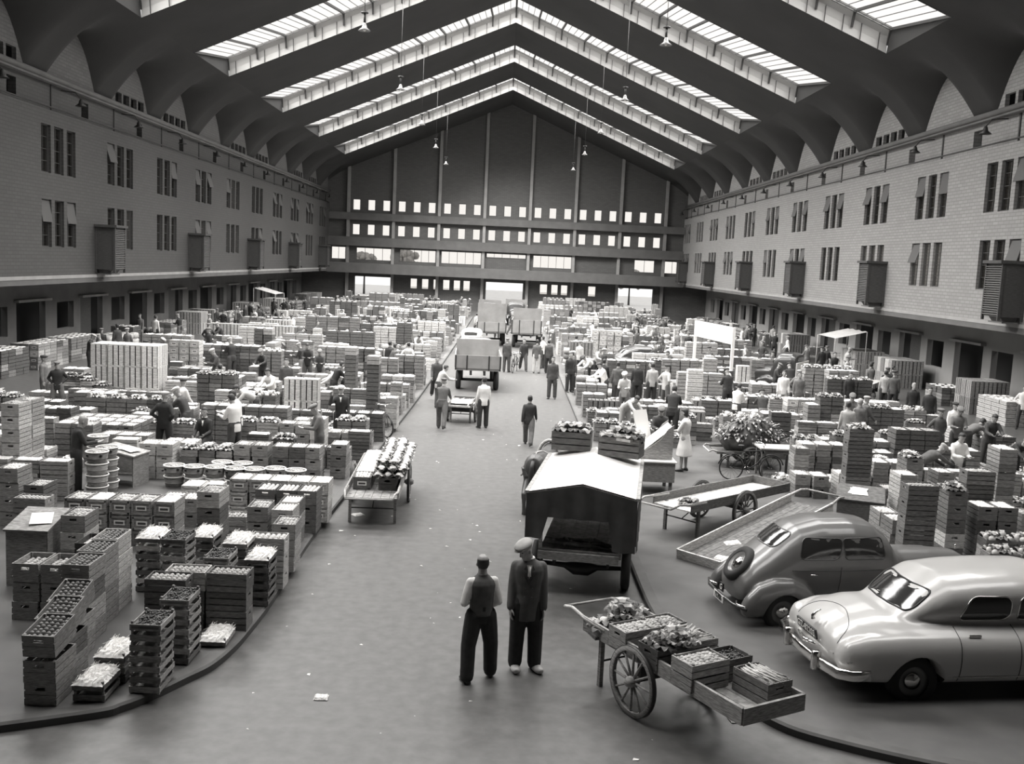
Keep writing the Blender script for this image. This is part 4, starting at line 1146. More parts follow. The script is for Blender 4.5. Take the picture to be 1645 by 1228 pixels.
def wheel(parent, loc, r, wdt, ang, hub=True):
    w_ = obj('wheel', None, parent, loc); w_.rotation_euler = (0, 0, ang)
    b = MB(); T = Matrix.Rotation(PI/2, 4, 'X')
    b.lathe([(r*.62, -wdt*.4), (r*.8, -wdt*.5), (r*.97, -wdt*.4), (r, 0), (r*.97, wdt*.4), (r*.8, wdt*.5), (r*.62, wdt*.4)], 32, 0, T, cap=False)
    b.build('tyre', M['tyre'], w_)
    b = MB(); b.lathe([(0, -wdt*.2), (r*.3, -wdt*.22), (r*.5, -wdt*.12), (r*.64, -wdt*.3), (r*.64, wdt*.3), (r*.5, wdt*.12), (0, wdt*.2)], 28, 0, T, cap=False)
    b.build('rim', M['cargrey'], w_)
    b = MB()
    for s in (-1, 1): b.lathe([(r*.34, s*wdt*.22), (r*.28, s*wdt*.36), (0, s*wdt*.42)], 24, 0, T, cap=False)
    b.build('hubcap', M['chrome'], w_)
    return w_
def spoked(parent, loc, r, ang, wdt=.06, n=12, mt=None, tilt=0, name='wheel', thin=False):
    w_ = obj(name, None, parent, loc); w_.rotation_euler = (tilt, 0, ang); T = Matrix.Rotation(PI/2, 4, 'X'); mt = mt or WOOD['dark']
    th = .03 if thin else .07
    b = MB(); b.lathe([(r-th, -wdt/2), (r-.008, -wdt/2), (r-.008, wdt/2), (r-th, wdt/2), (r-th, -wdt/2)], 36, 0, T, cap=False); b.build('rim', mt, w_)
    b = MB(); b.lathe([(r-.01, -wdt/2), (r, -wdt/2), (r, wdt/2), (r-.01, wdt/2)], 36, 0, T, cap=False); b.build('tyre', M['rub'] if thin else M['iron'], w_)
    b = MB(); h = .02 if thin else .075
    b.lathe([(0, -.1), (h*.6, -.1), (h, -.05), (h, .05), (h*.6, .1), (0, .1)], 14, 0, T, cap=False); b.build('hub', mt, w_)
    for k in range(n):
        a = 2*PI*k/n; s = MB(); s.tube([(h*.8*math.cos(a), 0, h*.8*math.sin(a)), ((r-th+.005)*math.cos(a), 0, (r-th+.005)*math.sin(a))], .0025 if thin else [.019, .015], 4 if thin else 6); s.build('spoke', M['iron'] if thin else mt, w_)
    return w_

# --- pale saloon, right foreground
def pale_saloon():
    r = empty('saloon_car', (4.43, 13.44, 0), R(8.2)); r.scale = (1.05, 1.05, 1.06)
    tag(r, 'pale rounded saloon car seen from behind at the right edge', 'car')
    b = MB()
    b.loft([sect(*a) for a in ((.10, .45, .50, .70), (.13, .62, .42, .80), (.22, .74, .36, .90), (.45, .83, .32, 1.03), (.8, .885, .3, 1.10), (1.3, .90, .3, 1.11), (2.5, .91, .3, 1.08), (3.7, .90, .3, 1.09), (4.4, .84, .33, 1.05), (4.8, .74, .38, .96), (4.95, .5, .45, .8))])
    for s in (-1, 1):      # rear wings swelling out to the tail lamps
        b.loft([sect(x, hw, z0, z1, 2.3, 18, s*yo) for x, hw, z0, z1, yo in ((.12, .08, .48, .72, .72), (.2, .14, .4, .84, .74), (.5, .19, .32, .93, .75), (1.0, .21, .3, .96, .75), (1.7, .2, .3, .95, .75), (2.6, .18, .3, .93, .76), (3.8, .19, .3, .95, .75), (4.6, .16, .36, .9, .72), (4.85, .08, .45, .75, .68))])
    b.loft([sect(*a) for a in ((.95, .50, .95, 1.06, 2.4), (1.15, .60, .95, 1.2, 2.4), (1.38, .665, .95, 1.42, 2.5), (1.65, .70, .95, 1.57, 2.6), (2.1, .715, .95, 1.62, 2.7), (2.6, .72, .95, 1.645, 2.7), (3.2, .715, .95, 1.64, 2.7), (3.7, .68, .95, 1.54, 2.5), (4.1, .6, .95, 1.22, 2.4), (4.3, .5, .95, 1.06, 2.3))])
    cuts = []
    for x in (1.12, 4.02):
        for s in (-1, 1):
            c = MB(); c.cyl((x, s*.62, .32), (x, s*1.1, .32), .385, 32); cuts.append(c)
    me = remesh(b, .028, 16, [M['carpale'], M['cardark']], cuts); body = obj('body', me, r); bv = bvh_of(me)
    for p in me.polygons:      # wheel wells and floor
        if p.center.z < .7 and abs(p.center.y) < .80 and min(abs(p.center.x-1.12), abs(p.center.x-4.02)) < .42: p.material_index = 1
    for x in (1.12, 4.02):
        for s in (-1, 1): wheel(r, (x, s*.76, .33), .33, .19, 0)
    # rear window with rubber seal
    g, edge = patch(bv, rnd_rect(-.53, .53, 1.145, 1.415, .09), (1, 0, 0), -1.0, .004); g.build('rear_window', M['dglass'], r)
    e = MB(); e.tube(edge, .014, 6, closed=True); e.build('window_seal', M['rub'], r)
    for s in (-1, 1):
        for nm, (x0, x1) in (('side_window', (1.75, 2.47)), ('side_window', (2.58, 3.3))):
            pl = rnd_rect(x0, x1, 1.07, 1.40, .10)
            if x0 < 2: pl = [(x+(max(0, (y-1.07))*.45 if x < 2.1 else 0), y) for x, y in pl]
            g, edge = patch(bv, pl, (0, -s, 0), s*2.0, .004, 4, 2); g.build(nm, M['dglass'], r)
            e = MB(); e.tube(edge, .010, 5, closed=True); e.build('window_frame', M['chrome'], r)
        def surf(x, z):
            h = bv.ray_cast(Vector((x, s*2, z)), Vector((0, -s, 0))); return h[0]+Vector((0, s*.003, 0)) if h[0] else Vector((x, s*.93, z))
        e = MB()
        for x in (1.68, 2.52): e.tube([surf(x, z) for z in [.36+.05*k for k in range(14)]], .005, 4)
        e.build('door_gap', M['rub'], r)
        e = MB(); e.tube([surf(1.6+.1*k, .42) for k in range(20)], .012, 5); e.build('sill_trim', M['chrome'], r)
        for x in (1.9, 2.75):
            p = surf(x, .93); e = MB(); e.cbox(p+Vector((0, s*.025, 0)), (.17, .025, .028)); e.build('door_handle', M['chrome'], r)
        # tail lamp
        e = MB(); e.ball((.235, s*.75, .70), .1, 0, 12, .75); e.cbox((.27, s*.78, .62), (.2, .2, .02)); e.build('tail_lamp', M['chrome'], r)
    # boot lid outline
    pts = []
    for k in range(25):
        a = PI*k/24; y = .58*math.cos(a)*(1 if True else 1); z = .62+.42*math.sin(a)**.5
        h = bv.ray_cast(Vector((-1, y, z)), Vector((1, 0, 0)))
        if h[0] and h[0].x < 1.1: pts.append(h[0]-Vector((.002, 0, 0)))
    e = MB(); e.tube(pts, .005, 4); e.build('boot_gap', M['rub'], r)
    # bumper with overriders
    bp = MB(); path = [(.42, -1.0, .50), (.2, -.97, .49), (.06, -.85, .48), (0, -.5, .47), (-.02, 0, .47), (0, .5, .47), (.06, .85, .48), (.2, .97, .49), (.42, 1.0, .50)]
    prof = [(0, -.075), (-.035, -.05), (-.03, -.01), (-.035, .03), (0, .07), (.03, .05), (.03, -.06)]
    rings = []
    for i, p in enumerate(path):
        d = (Vector(path[min(i+1, 8)])-Vector(path[max(i-1, 0)])).normalized(); nrm = Vector((d.y, -d.x, 0))
        rings.append([Vector(p)-nrm*q*-1*-1+Vector((0, 0, z)) for q, z in prof])
    bp.loft(rings); bp.build('bumper', M['chrome'], r)
    for y in (-.42, .42):
        e = MB(); e.loft([[Vector((x, y+a, z)) for x, a in ((-.08, -.035), (-.08, .035), (.02, .045), (.02, -.045))] for z in (.36, .42, .52, .60)]); e.build('overrider', M['chrome'], r)
    # number plate GZ-82203
    T = Matrix.Translation((.05, .05, .74)) @ Matrix.Rotation(R(-12), 4, 'Y')
    e = MB(); e.box(-.012, .012, -.28, .28, -.065, .065, 0, T); pl = e.build('number_plate', M['plate'], r)
    t = obj('plate_lettering', text_mesh('GZ-82203', .125, M['white']), pl); t.matrix_local = T @ Matrix.Translation((-.016, 0, 0)) @ Matrix(((0, 0, -1, 0), (-1, 0, 0, 0), (0, 1, 0, 0), (0, 0, 0, 1)))
    e = MB(); e.tube([(.1, 0, .88), (.09, 0, .92), (.14, 0, .97), (.2, 0, 1.0)], [.03, .024, .016, .01], 8); e.build('boot_ornament', M['chrome'], r)
    e = MB(); e.tube([(.03, -.25, .63), (.0, 0, .6), (.03, .25, .63)], [.012, .03, .012], 8); e.build('plate_lamp', M['chrome'], r)
    return r
pale_saloon()

def grey_saloon():
    r = empty('vintage_car', (3.72, 15.95, 0), R(9.5))
    tag(r, 'older dark grey saloon with spare wheel on its sloping tail', 'car')
    b = MB()
    b.loft([sect(*a) for a in ((.22, .30, .42, .62, 2.3), (.28, .48, .36, .82, 2.3), (.45, .56, .34, 1.03, 2.4), (.7, .62, .34, 1.24, 2.5), (.95, .655, .34, 1.46, 2.5), (1.2, .67, .34, 1.64, 2.6), (1.6, .68, .34, 1.74, 2.7), (2.1, .68, .34, 1.75, 2.7), (2.5, .66, .34, 1.69, 2.7), (2.78, .62, .34, 1.5, 2.6), (2.95, .56, .36, 1.24, 2.5), (3.05, .46, .4, 1.2, 2.4), (3.7, .42, .4, 1.18, 2.4), (4.25, .36, .42, 1.13, 2.4), (4.5, .3, .45, 1.0, 2.3))])
    for s in (-1, 1):
        b.loft([sect(x, hw, z0, z1, 2.2, 16, s*.68) for x, hw, z0, z1 in ((.16, .06, .3, .42), (.24, .12, .24, .58), (.42, .15, .24, .76), (.7, .165, .25, .86), (1.0, .165, .26, .86), (1.25, .15, .26, .74), (1.5, .12, .24, .5), (1.62, .1, .24, .36))])
        b.loft([sect(x, hw, z0, z1, 2.2, 16, s*.66) for x, hw, z0, z1 in ((2.85, .1, .24, .36), (3.05, .13, .24, .5), (3.3, .16, .26, .72), (3.6, .17, .28, .82), (3.9, .16, .3, .78), (4.15, .13, .3, .62), (4.28, .06, .32, .45))])
        b.box(1.45, 3.0, min(s*.55, s*.80), max(s*.55, s*.80), .27, .34)
    cuts = []
    for x in (.86, 3.72):
        for s in (-1, 1):
            c = MB(); c.cyl((x, s*.56, .30), (x, s*1.1, .30), .345, 32); cuts.append(c)
    me = remesh(b, .026, 12, [M['cargrey'], M['cardark']], cuts); body = obj('body', me, r); bv = bvh_of(me)
    for x in (.86, 3.72):
        for s in (-1, 1): wheel(r, (x, s*.68, .32), .32, .16, 0)
    g, edge = patch(bv, rnd_rect(-.36, .36, 1.28, 1.53, .09), (1, 0, 0), -1.0, .004); g.build('rear_window', M['dglass'], r)
    e = MB(); e.tube(edge, .012, 6, closed=True); e.build('window_seal', M['cargrey'], r)
    for s in (-1, 1):
        for pl in (rnd_rect(1.12, 1.78, 1.17, 1.50, .09, sk=.25), rnd_rect(1.90, 2.62, 1.17, 1.50, .06, sk=-.12)):
            g, edge = patch(bv, pl, (0, -s, 0), s*2.0, .004, 4, 2); g.build('side_window', M['dglass'], r)
            e = MB(); e.tube(edge, .009, 5, closed=True); e.build('window_frame', M['cardark'], r)
        def surf(x, z):
            h = bv.ray_cast(Vector((x, s*2, z)), Vector((0, -s, 0))); return h[0]+Vector((0, s*.003, 0)) if h[0] else Vector((x, s*.68, z))
        e = MB(); e.tube([surf(1.84, .4+.05*k) for k in range(14)], .005, 4); e.tube([surf(1.0+.1*k, .99) for k in range(17)], .008, 4); e.build('door_gap', M['cardark'], r)
        p = surf(1.35, .93); e = MB(); e.tube([p+Vector((-.05, s*.03, 0)), p+Vector((.08, s*.035, .0))], .012, 6); e.build('door_handle', M['chrome'], r)
        e = MB(); e.tube([(.2, s*.42, .42), (.13, s*.6, .42), (.2, s*.76, .42)], .022, 7); e.build('bumper_end', M['chrome'], r)
    e = MB(); e.tube([(.2, -.8, .40), (.09, -.5, .40), (.07, 0, .4), (.09, .5, .4), (.2, .8, .4)], .028, 7); e.build('bumper', M['cardark'], r)
    sp = obj('spare_wheel', None, r, (.40, .02, .90)); sp.rotation_euler = (0, R(38), 0)
    T = Matrix.Rotation(PI/2, 4, 'Y'); q = MB()
    q.lathe([(.2, -.09), (.26, -.1), (.31, -.07), (.325, 0), (.31, .07), (.26, .08)], 32, 0, T, cap=False); q.build('tyre', M['tyre'], sp)
    q = MB(); q.lathe([(.1, -.05), (.15, -.03), (.2, -.085), (.21, -.08)], 28, 0, T, cap=False); q.build('rim', M['cargrey'], sp)
    q = MB(); q.lathe([(.11, -.05), (.09, -.085), (0, -.1)], 24, 0, T, cap=False); q.build('hubcap', M['chrome'], sp)
    e = MB(); e.box(-.01, .01, -.2, .2, -.06, .06, 0, Matrix.Translation((.06, 0, .36))); pl = e.build('number_plate', M['white'], r)
    t = obj('plate_lettering', text_mesh('15706', .12, M['plate']), pl); t.matrix_local = Matrix.Translation((.045, 0, .36)) @ Matrix(((0, 0, -1, 0), (-1, 0, 0, 0), (0, 1, 0, 0), (0, 0, 0, 1)))
    e = MB(); e.box(-.01, .01, -.07, .07, -.07, .07, 0, Matrix.Translation((.1, 0, .52))); pl = e.build('letter_plate', M['plate'], r)
    t = obj('plate_lettering', text_mesh('G', .13, M['white']), pl); t.matrix_local = Matrix.Translation((.085, 0, .52)) @ Matrix(((0, 0, -1, 0), (-1, 0, 0, 0), (0, 1, 0, 0), (0, 0, 0, 1)))
    e = MB(); e.ball((4.3, 0, 1.18), .02, 0, 8, 2.2); e.build('bonnet_ornament', M['chrome'], r)
    return r
grey_saloon()

# --- hand carts
def handcart(p, rz, Ln, W, zt, lab, wd='mid', wt=1.9, wr=.47, hand=.6, bh=.2, legs=True, tilt=0, wheels=True, fw=None):
    """local x runs from the far end board (0) to the handle end (Ln)"""
    r = empty('handcart', p, rz); r.rotation_euler = (0, tilt, rz)
    tag(r, lab, 'handcart'); wm = WOOD[wd]
    for s in (-1, 1):
        b = MB(); b.box(0, Ln, s*W/2-.018, s*W/2+.018, zt-bh, zt); b.build('side_board', wm, r)
        b = MB(); y = s*W/2; b.tube([(Ln-.5, y, zt-.04), (Ln, y, zt-.03), (Ln+hand*.6, y*.92, zt-.0), (Ln+hand, y*.86, zt-.06)], [.03, .03, .024, .022], 7); b.build('handle', WOOD['pale'], r)
        if legs:
            b = MB(); b.beam((Ln-.35, y*.86, zt-.16), (Ln-.35, y*.86, .0), .06, .06); b.build('leg', wm, r)
    b = MB(); n = 6; wm2 = WOOD[fw] if fw else wm
    for k in range(n): b.box(0.0, Ln, -W/2+W*k/n+.004, -W/2+W*(k+1)/n-.004, zt-bh, zt-bh+.025)
    b.build('floor_boards', wm2, r)
    b = MB(); b.box(-.02, .02, -W/2, W/2, zt-bh, zt+.0); b.build('end_board', wm, r)
    b = MB(); b.tube([(Ln+hand, -W/2*.86, zt-.06), (Ln+hand, W/2*.86, zt-.06)], .02, 7); b.build('handle_bar', WOOD['pale'], r)
    if legs:
        b = MB(); b.tube([(Ln-.35, -W/2*.86, zt*.4), (Ln-.35, W/2*.86, zt*.4)], .015, 5); b.tube([(Ln-.35, 0, zt*.4), (Ln-1.0, 0, zt-bh)], .012, 5); b.build('leg_brace', M['iron'], r)
    if wheels:
        b = MB(); b.tube([(wt, -W/2-.14, wr), (wt, W/2+.14, wr)], .03, 8); b.box(wt-.04, wt+.04, -W/2, W/2, wr, zt-bh); b.build('axle', M['iron'], r)
        for s in (-1, 1): spoked(r, (wt, s*(W/2+.1), wr), wr, 0, mt=wm)
    return r
d1 = math.atan2(13.78-10.36, 1.02-2.96)
hc1 = handcart((3.28, 10.80, 0), d1, 3.15, .95, .88, 'long wooden handcart loaded with vegetable crates in the foreground', 'mid', 1.88, .46)
hc2 = handcart((6.47, 22.96, .115), math.atan2(-2.73, -3.01), 3.7, 1.0, .80, 'empty black handcart standing beside the roofed cart', 'dark', 1.9, .44, fw='white')
a = ground(1124, 893, .28); bq = ground(1310, 795, .95)
rz3 = math.atan2(bq.y-a.y, bq.x-a.x); L3 = math.hypot(bq.x-a.x, bq.y-a.y)
hc3 = handcart((a.x, a.y, .0), rz3, L3*.98, 1.02, .30, 'pale handcart tipped down on its end behind the grey car', 'white', 2.3, .44, legs=False, fw='dark', tilt=-math.atan2(.62, L3), wheels=False)
hc4 = handcart((-2.75, 24.6, 0), R(-88), 4.0, 1.12, .80, 'flower and vegetable handcart standing by the left kerb', 'mid', 1.6, .46)
for v_ in (hc1, hc2, hc4): pass
# loads: top-level things standing in the carts
def on(root, x, y, z, kind, wd, c, lab, rz=0, clab=None, sc_=1.0, full=True):
    T = Matrix.Translation(root.location) @ Matrix.Rotation(root.rotation_euler[2], 4, 'Z') @ Matrix.Rotation(root.rotation_euler[1], 4, 'Y') @ Matrix.Translation((x, y, z)) @ Matrix.Rotation(rz, 4, 'Z') @ Matrix.Scale(sc_, 4)
    if kind:
        o = None
        for pn, me in crate_mesh(kind, wd, 'parts'):
            if o is None: o = obj(CK[kind], me); o.matrix_world = T
            else: obj(pn, me, o)
        put_label(o, lab, CCAT[kind])
    if c:
        z2 = {'crate': .25, 'flat': .135, 'tray': .095, 'box': .26}.get(kind, 0)
        h = obj(HN[c][0], heap_mb(c).mesh(HN[c][0], HM[c])); h.matrix_world = T @ Matrix.Translation((0, 0, z2)); h['kind'] = 'stuff'
        put_label(h, clab or (HN[c][1]+' in the '+lab), HN[c][2])
    return T
LAB = {}; ALL_ITEMS = []
def put_label(o, s, cat):
    s = ' '.join(s.split()[:16]); o['label'] = s; o['category'] = cat; ALL_ITEMS.append((o, s)); LAB[s] = LAB.get(s, 0)+1
zb = .71; rl = random.Random(8)
on(hc1, .45+.0, -.24, zb, 'crate', 'dark', 'stick', 'tall dark celery crate nearest the handcart end board', PI/2)
on(hc1, 1.02, .23, zb, 'flat', 'mid', None, 'lower onion crate on handcart near end'); on(hc1, 1.02, .23, zb+.18, 'flat', 'mid', 'onion', 'upper onion crate on handcart near end')
on(hc1, 1.10, -.22, zb, 'crate', 'dark', 'grape', 'dark crate beside the onion crates on handcart')
on(hc1, 1.70, .22, zb, 'crate', 'dark', 'leaf', 'leek crate in the handcart middle, near side', .03)
on(hc1, 1.73, -.22, zb, 'crate', 'mid', 'stick', 'leek crate in the handcart middle, far side', -.03)
on(hc1, 2.34, .22, zb, 'crate', 'mid', 'onion', 'small-fruit crate left of handcart middle, near side')
on(hc1, 2.36, -.22, zb, 'crate', 'mid', 'apple', 'small-fruit crate left of handcart middle, far side')
on(hc1, 2.93, -.2, zb+.03, None, '', 'leaf', '', .3, 'loose leafy cauliflowers at the handle end of the handcart', 1.15)
on(hc1, 2.90, .22, zb+.03, None, '', 'cauli', '', -.2, 'pale cauliflower heap at the handle end of the handcart', 1.1)
on(hc1, 2.85, .0, zb+.14, None, '', 'stick', '', 1.0, 'leeks lying on the cauliflowers at the handle end', .8)
on(hc1, 1.68, .05, zb+.37, None, '', 'stick', '', .5, 'leeks piled over the middle crates of the handcart', 1.15)
on(hc1, 1.5, .2, zb+.36, None, '', 'leaf', '', 1.2, 'loose leek tops over the handcart middle', .9)
on(hc1, 2.9, 0, zb+.2, None, '', 'leaf', '', .9, 'upper layer of leaves at the handle end of the handcart', 1.1)
for k in range(3): on(hc3, .5+k*.75, -.2+.3*(k % 2), .125, None, '', 'paper', '', rl.random(), 'crumpled paper lying %s in the tipped handcart' % ['lowest', 'halfway', 'highest'][k], .55)
on(hc2, 3.2, .1, .62, None, '', 'leaf', '', .5, 'scraps of leaves left in the empty black handcart', .9)
# cart by the left kerb: boxes on one side, cauliflowers on the other
for k in range(5):
    on(hc4, .45+k*.63, -.28, .62, 'box', 'white' if k < 4 else 'dark', 'paper' if k < 4 else 'pale', 'box on the kerb-side half of flower cart, %s from the front' % NTH[k] if False else 'flat box in the left half of the flower cart, %s from the far end' % ['first', 'second', 'third', 'fourth', 'last'][k], 0 if False else PI/2*0+PI/2)
    on(hc4, .45+k*.63, .27, .62, 'crate', 'dark', None, 'crate under cauliflowers on flower cart, %s from the far end' % ['first', 'second', 'third', 'fourth', 'last'][k], PI/2)
nc = 0
cme = None
cb = MB(); cb.ball((0, 0, .05), .085, 0, 12, .75, .06)
for q in range(9):
    a0 = q*.7; d = Vector((math.cos(a0), math.sin(a0), 0)); s = Vector((-d.y, d.x, 0)); up = Vector((0, 0, 1)); v = []
    for t, wq, hh in ((.03, .03, -.02), (.09, .06, .02), (.125, .055, .07), (.15, .02, .09 if q % 2 else .05)): v += [d*t+s*wq+up*hh, d*t-s*wq+up*hh]
    cb.add(v, [(0, 1, 3, 2), (2, 3, 5, 4), (4, 5, 7, 6)], 1 if q % 3 else 2, False)
cme = cb.mesh('cauliflower', [PROD['curd'], PROD['leafd'], PROD['leafl']])
for lay in range(3):
    for i in range(14-lay):
        for j in range(3-(lay > 1)):
            x = .25+lay*.12+i*.235; y = .02+lay*.05+j*.24
            T = Matrix.Translation(hc4.location) @ Matrix.Rotation(hc4.rotation_euler[2], 4, 'Z') @ Matrix.Translation((x+rl.uniform(-.03, .03), y+.05+rl.uniform(-.03, .03), .93+lay*.13)) @ Matrix.Rotation(rl.uniform(0, 6), 4, 'Z')
            o = obj('cauliflower', cme); o.matrix_world = T; o['label'] = 'white cauliflower heaped on the cart by the left kerb'; o['category'] = 'vegetable'; o['group'] = 'cauliflowers on the cart by the left kerb'

# --- horse drawn cart with a pale roof
def roofed_cart():
    r = empty('roofed_market_cart', (1.50, 16.75, 0), R(-9))
    tag(r, 'horse-drawn market cart with white pitched roof and dark tarpaulin sides', 'cart')
    W, Ln = .95, 3.5
    b = MB()
    for k in range(6): b.box(-.70+k*.233, -.70+(k+1)*.233-.006, 0, Ln, .72, .76)
    b.box(-.72, .72, -.03, .0, .70, .80); b.build('floor_boards', WOOD['mid'], r)
    b = MB(); b.add([(-W, -.1, 1.80), (0, -.1, 2.0), (W, -.1, 1.80), (-W, Ln, 1.80), (0, Ln, 2.0), (W, Ln, 1.80)], [(0, 1, 4, 3), (1, 2, 5, 4)])
    b.add([(-W, -.1, 1.77), (0, -.1, 1.97), (W, -.1, 1.77), (-W, Ln, 1.77), (0, Ln, 1.97), (W, Ln, 1.77)], [(3, 4, 1, 0), (4, 5, 2, 1), (0, 1, 2), (5, 4, 3)])
    b.build('roof', M['white'], r)
    b = MB(); b.beam((-W, -.1, 1.79), (-W, Ln, 1.79), .07, .05); b.build('gutter_rail', WOOD['pale'], r)
    b = MB(); b.beam((W, -.1, 1.79), (W, Ln, 1.79), .07, .05); b.build('gutter_rail', WOOD['pale'], r)
    rt = random.Random(2)
    for nm, (p0, p1, zb2) in (('side_tarpaulin', ((-W-.01, -.08), (-W-.01, Ln*.98), 1.0)), ('side_tarpaulin', ((W+.01, -.08), (W+.01, Ln*.98), .85))):
        b = MB(); n = 24; vs = []
        for k in range(n+1):
            t = k/n; x = p0[0]+(p1[0]-p0[0])*t; y = p0[1]+(p1[1]-p0[1])*t; wv = .02*math.sin(k*1.3)
            vs += [(x, y, 1.78), (x+wv, y, 1.45), (x+wv*1.5, y, zb2+.03*math.sin(k))]
        b.add(vs, [(k*3+q, k*3+3+q, k*3+4+q, k*3+1+q) for k in range(n) for q in (0, 1)], 0, True); b.build(nm, M['tarp'], r)
    b = MB(); n = 20; vs = []      # tail curtain with an opening in the middle
    for k in range(n+1):
        t = k/n; x = -W+2*W*t; zt = 1.80+.2*(1-abs(x)/W)-.02; zl = 1.0 if t < .2 else 1.38 if t < .78 else .86
        wv = .025*math.sin(k*1.7)
        vs += [(x, -.15, zt), (x, -.15+wv, (zt+zl)/2), (x, -.15+wv*1.3, zl)]
    b.add(vs, [(k*3+q, k*3+1+q, k*3+4+q, k*3+3+q) for k in range(n) for q in (0, 1)], 0, True); b.build('tail_tarpaulin', M['tarp'], r)
    for x in (-.69, .69):
        for y in (.02, Ln-.05):
            b = MB(); b.beam((x, y, .72), (x, y, 1.84), .06, .06); b.build('roof_post', WOOD['mid'], r)
    b = MB(); b.box(-.72, .68, -.08, -.02, .62, .76); b.build('tail_bar', WOOD['mid'], r)
    b = MB(); b.tube([(-.75, .6, .36), (-.3, .6, .34), (-.12, .6, .30), (.12, .6, .30), (.3, .6, .34), (.75, .6, .36)], [.035, .05, .12, .12, .05, .035], 12); b.build('rear_axle', M['iron'], r)
    for x in (-.80, .80):
        wheel(r, (x, .6, .38), .38, .16, PI/2); wheel(r, (x*.8, Ln-.3, .34), .34, .14, PI/2)
        b = MB(); b.beam((x*.6, .6, .38), (x*.6, .6, .72), .05, .3); b.build('spring', M['iron'], r)
        b = MB(); b.tube([(x*.45, Ln-.2, .6), (x*.5, Ln+1, .85), (x*.45, Ln+2.4, 1.0)], .035, 7); b.build('shaft', WOOD['pale'], r)
    return r
rc = roofed_cart()
Tm = rc
def place_on_cart():
    on(rc, -.5, 3.35, 1.95, 'crate', 'dark', 'cauli', 'wide crate of flowering greens on the left of cart roof', PI/2, None, 1.35)
    T_ = on(rc, .52, 3.0, 1.95, 'crate', 'dark', 'leaf', 'wide crate of leeks on the right of the cart roof', PI/2-.2, None, 1.4)
    on(rc, .5, 2.95, 2.36, None, '', 'stick', '', PI/2-.5, 'leeks lying across the right-hand crate on the cart roof', 1.3)
place_on_cart()
bb = MB()
for k in range(14): bb.tube([(rl.uniform(-.7, .7), rl.uniform(.1, .5), .80+.05*rl.random()), (rl.uniform(-.7, .7), rl.uniform(.1, .6), .84+.05*rl.random())], .03, 6)
o = bb.build('leaf_bundle', PROD['leafd'], None, rc.location, R(-9)); tag(o, 'bundled sacks and leaves on the open tail of the roofed cart', 'bundle', kind='stuff')

# --- horse between the shafts
def horse():
    b = MB()
    b.loft([[Vector((w_*math.cos(2*PI*k/16), y, z+h*math.sin(2*PI*k/16))) for k in range(16)] for y, w_, h, z in ((-.98, .08, .12, 1.18), (-.92, .2, .26, 1.18), (-.75, .29, .34, 1.17), (-.45, .30, .35, 1.15), (0, .31, .35, 1.10), (.4, .29, .35, 1.12), (.65, .26, .34, 1.16), (.85, .17, .26, 1.18), (.95, .08, .14, 1.2))])
    b.tube([(0, .6, 1.25), (0, .85, 1.4), (0, 1.1, 1.52), (0, 1.28, 1.58)], [.24, .19, .14, .12], 12)
    b.tube([(0, 1.2, 1.62), (0, 1.38, 1.52), (0, 1.54, 1.32), (0, 1.62, 1.18)], [.12, .13, .09, .075], 12)
    for s in (-1, 1):
        b.tube([(s*.07, 1.2, 1.68), (s*.085, 1.17, 1.82)], [.04, .012], 6)
        hs = .22 if s < 0 else -.05
        b.tube([(s*.16, -.72, 1.15), (s*.17, -.62-hs*.2, .82), (s*.16, -.86-hs, .52), (s*.16, -.82-hs, .26), (s*.16, -.78-hs, .08), (s*.16, -.74-hs, .0)], [.2, .13, .075, .05, .055, .075], 12)
        f = .15 if s > 0 else -.02
        b.tube([(s*.17, .6, 1.05), (s*.17, .62+f, .72), (s*.17, .66+f, .5), (s*.17, .62+f, .24), (s*.17, .64+f, .08), (s*.17, .68+f, .0)], [.15, .09, .06, .045, .05, .07], 12)
    me = remesh(b, .022, 5, [mat('horse_coat', .06, .45, .3, 3, g2=.1)])
    h = obj('horse', me, None, (1.08, 23.0, 0), R(-17)); h.scale = (.92, .92, .92); tag(h, 'dark horse harnessed before the white-roofed cart', 'horse')
    q = MB(); q.tube([(0, -.95, 1.35), (0, -1.06, 1.2), (0, -1.08, .8), (0, -1.04, .5)], [.05, .06, .07, .02], 8); q.build('tail', M['rub'], h)
    q = MB(); q.tube([(0, .75, 1.52), (0, .98, 1.62), (0, 1.2, 1.72)], [.05, .06, .04], 6); q.build('mane', M['rub'], h)
    q = MB(); q.tube([(.3*math.cos(a), .62+.1*math.sin(a), 1.2+.42*math.sin(a)) for a in [2*PI*k/18 for k in range(18)]], .045, 7, closed=True)
    q.tube([(.32*math.cos(a), -.1, 1.1+.37*math.sin(a)) for a in [2*PI*k/18 for k in range(18)]], .02, 5, closed=True)
    for s in (-1, 1): q.tube([(s*.3, .6, 1.1), (s*.33, 0, 1.05), (s*.33, -.8, .95)], .025, 5)
    q.tube([(0, -.1, 1.47), (0, -.6, 1.53), (0, -.95, 1.42)], .015, 5); q.build('harness', WOOD['pale'], h)
horse()

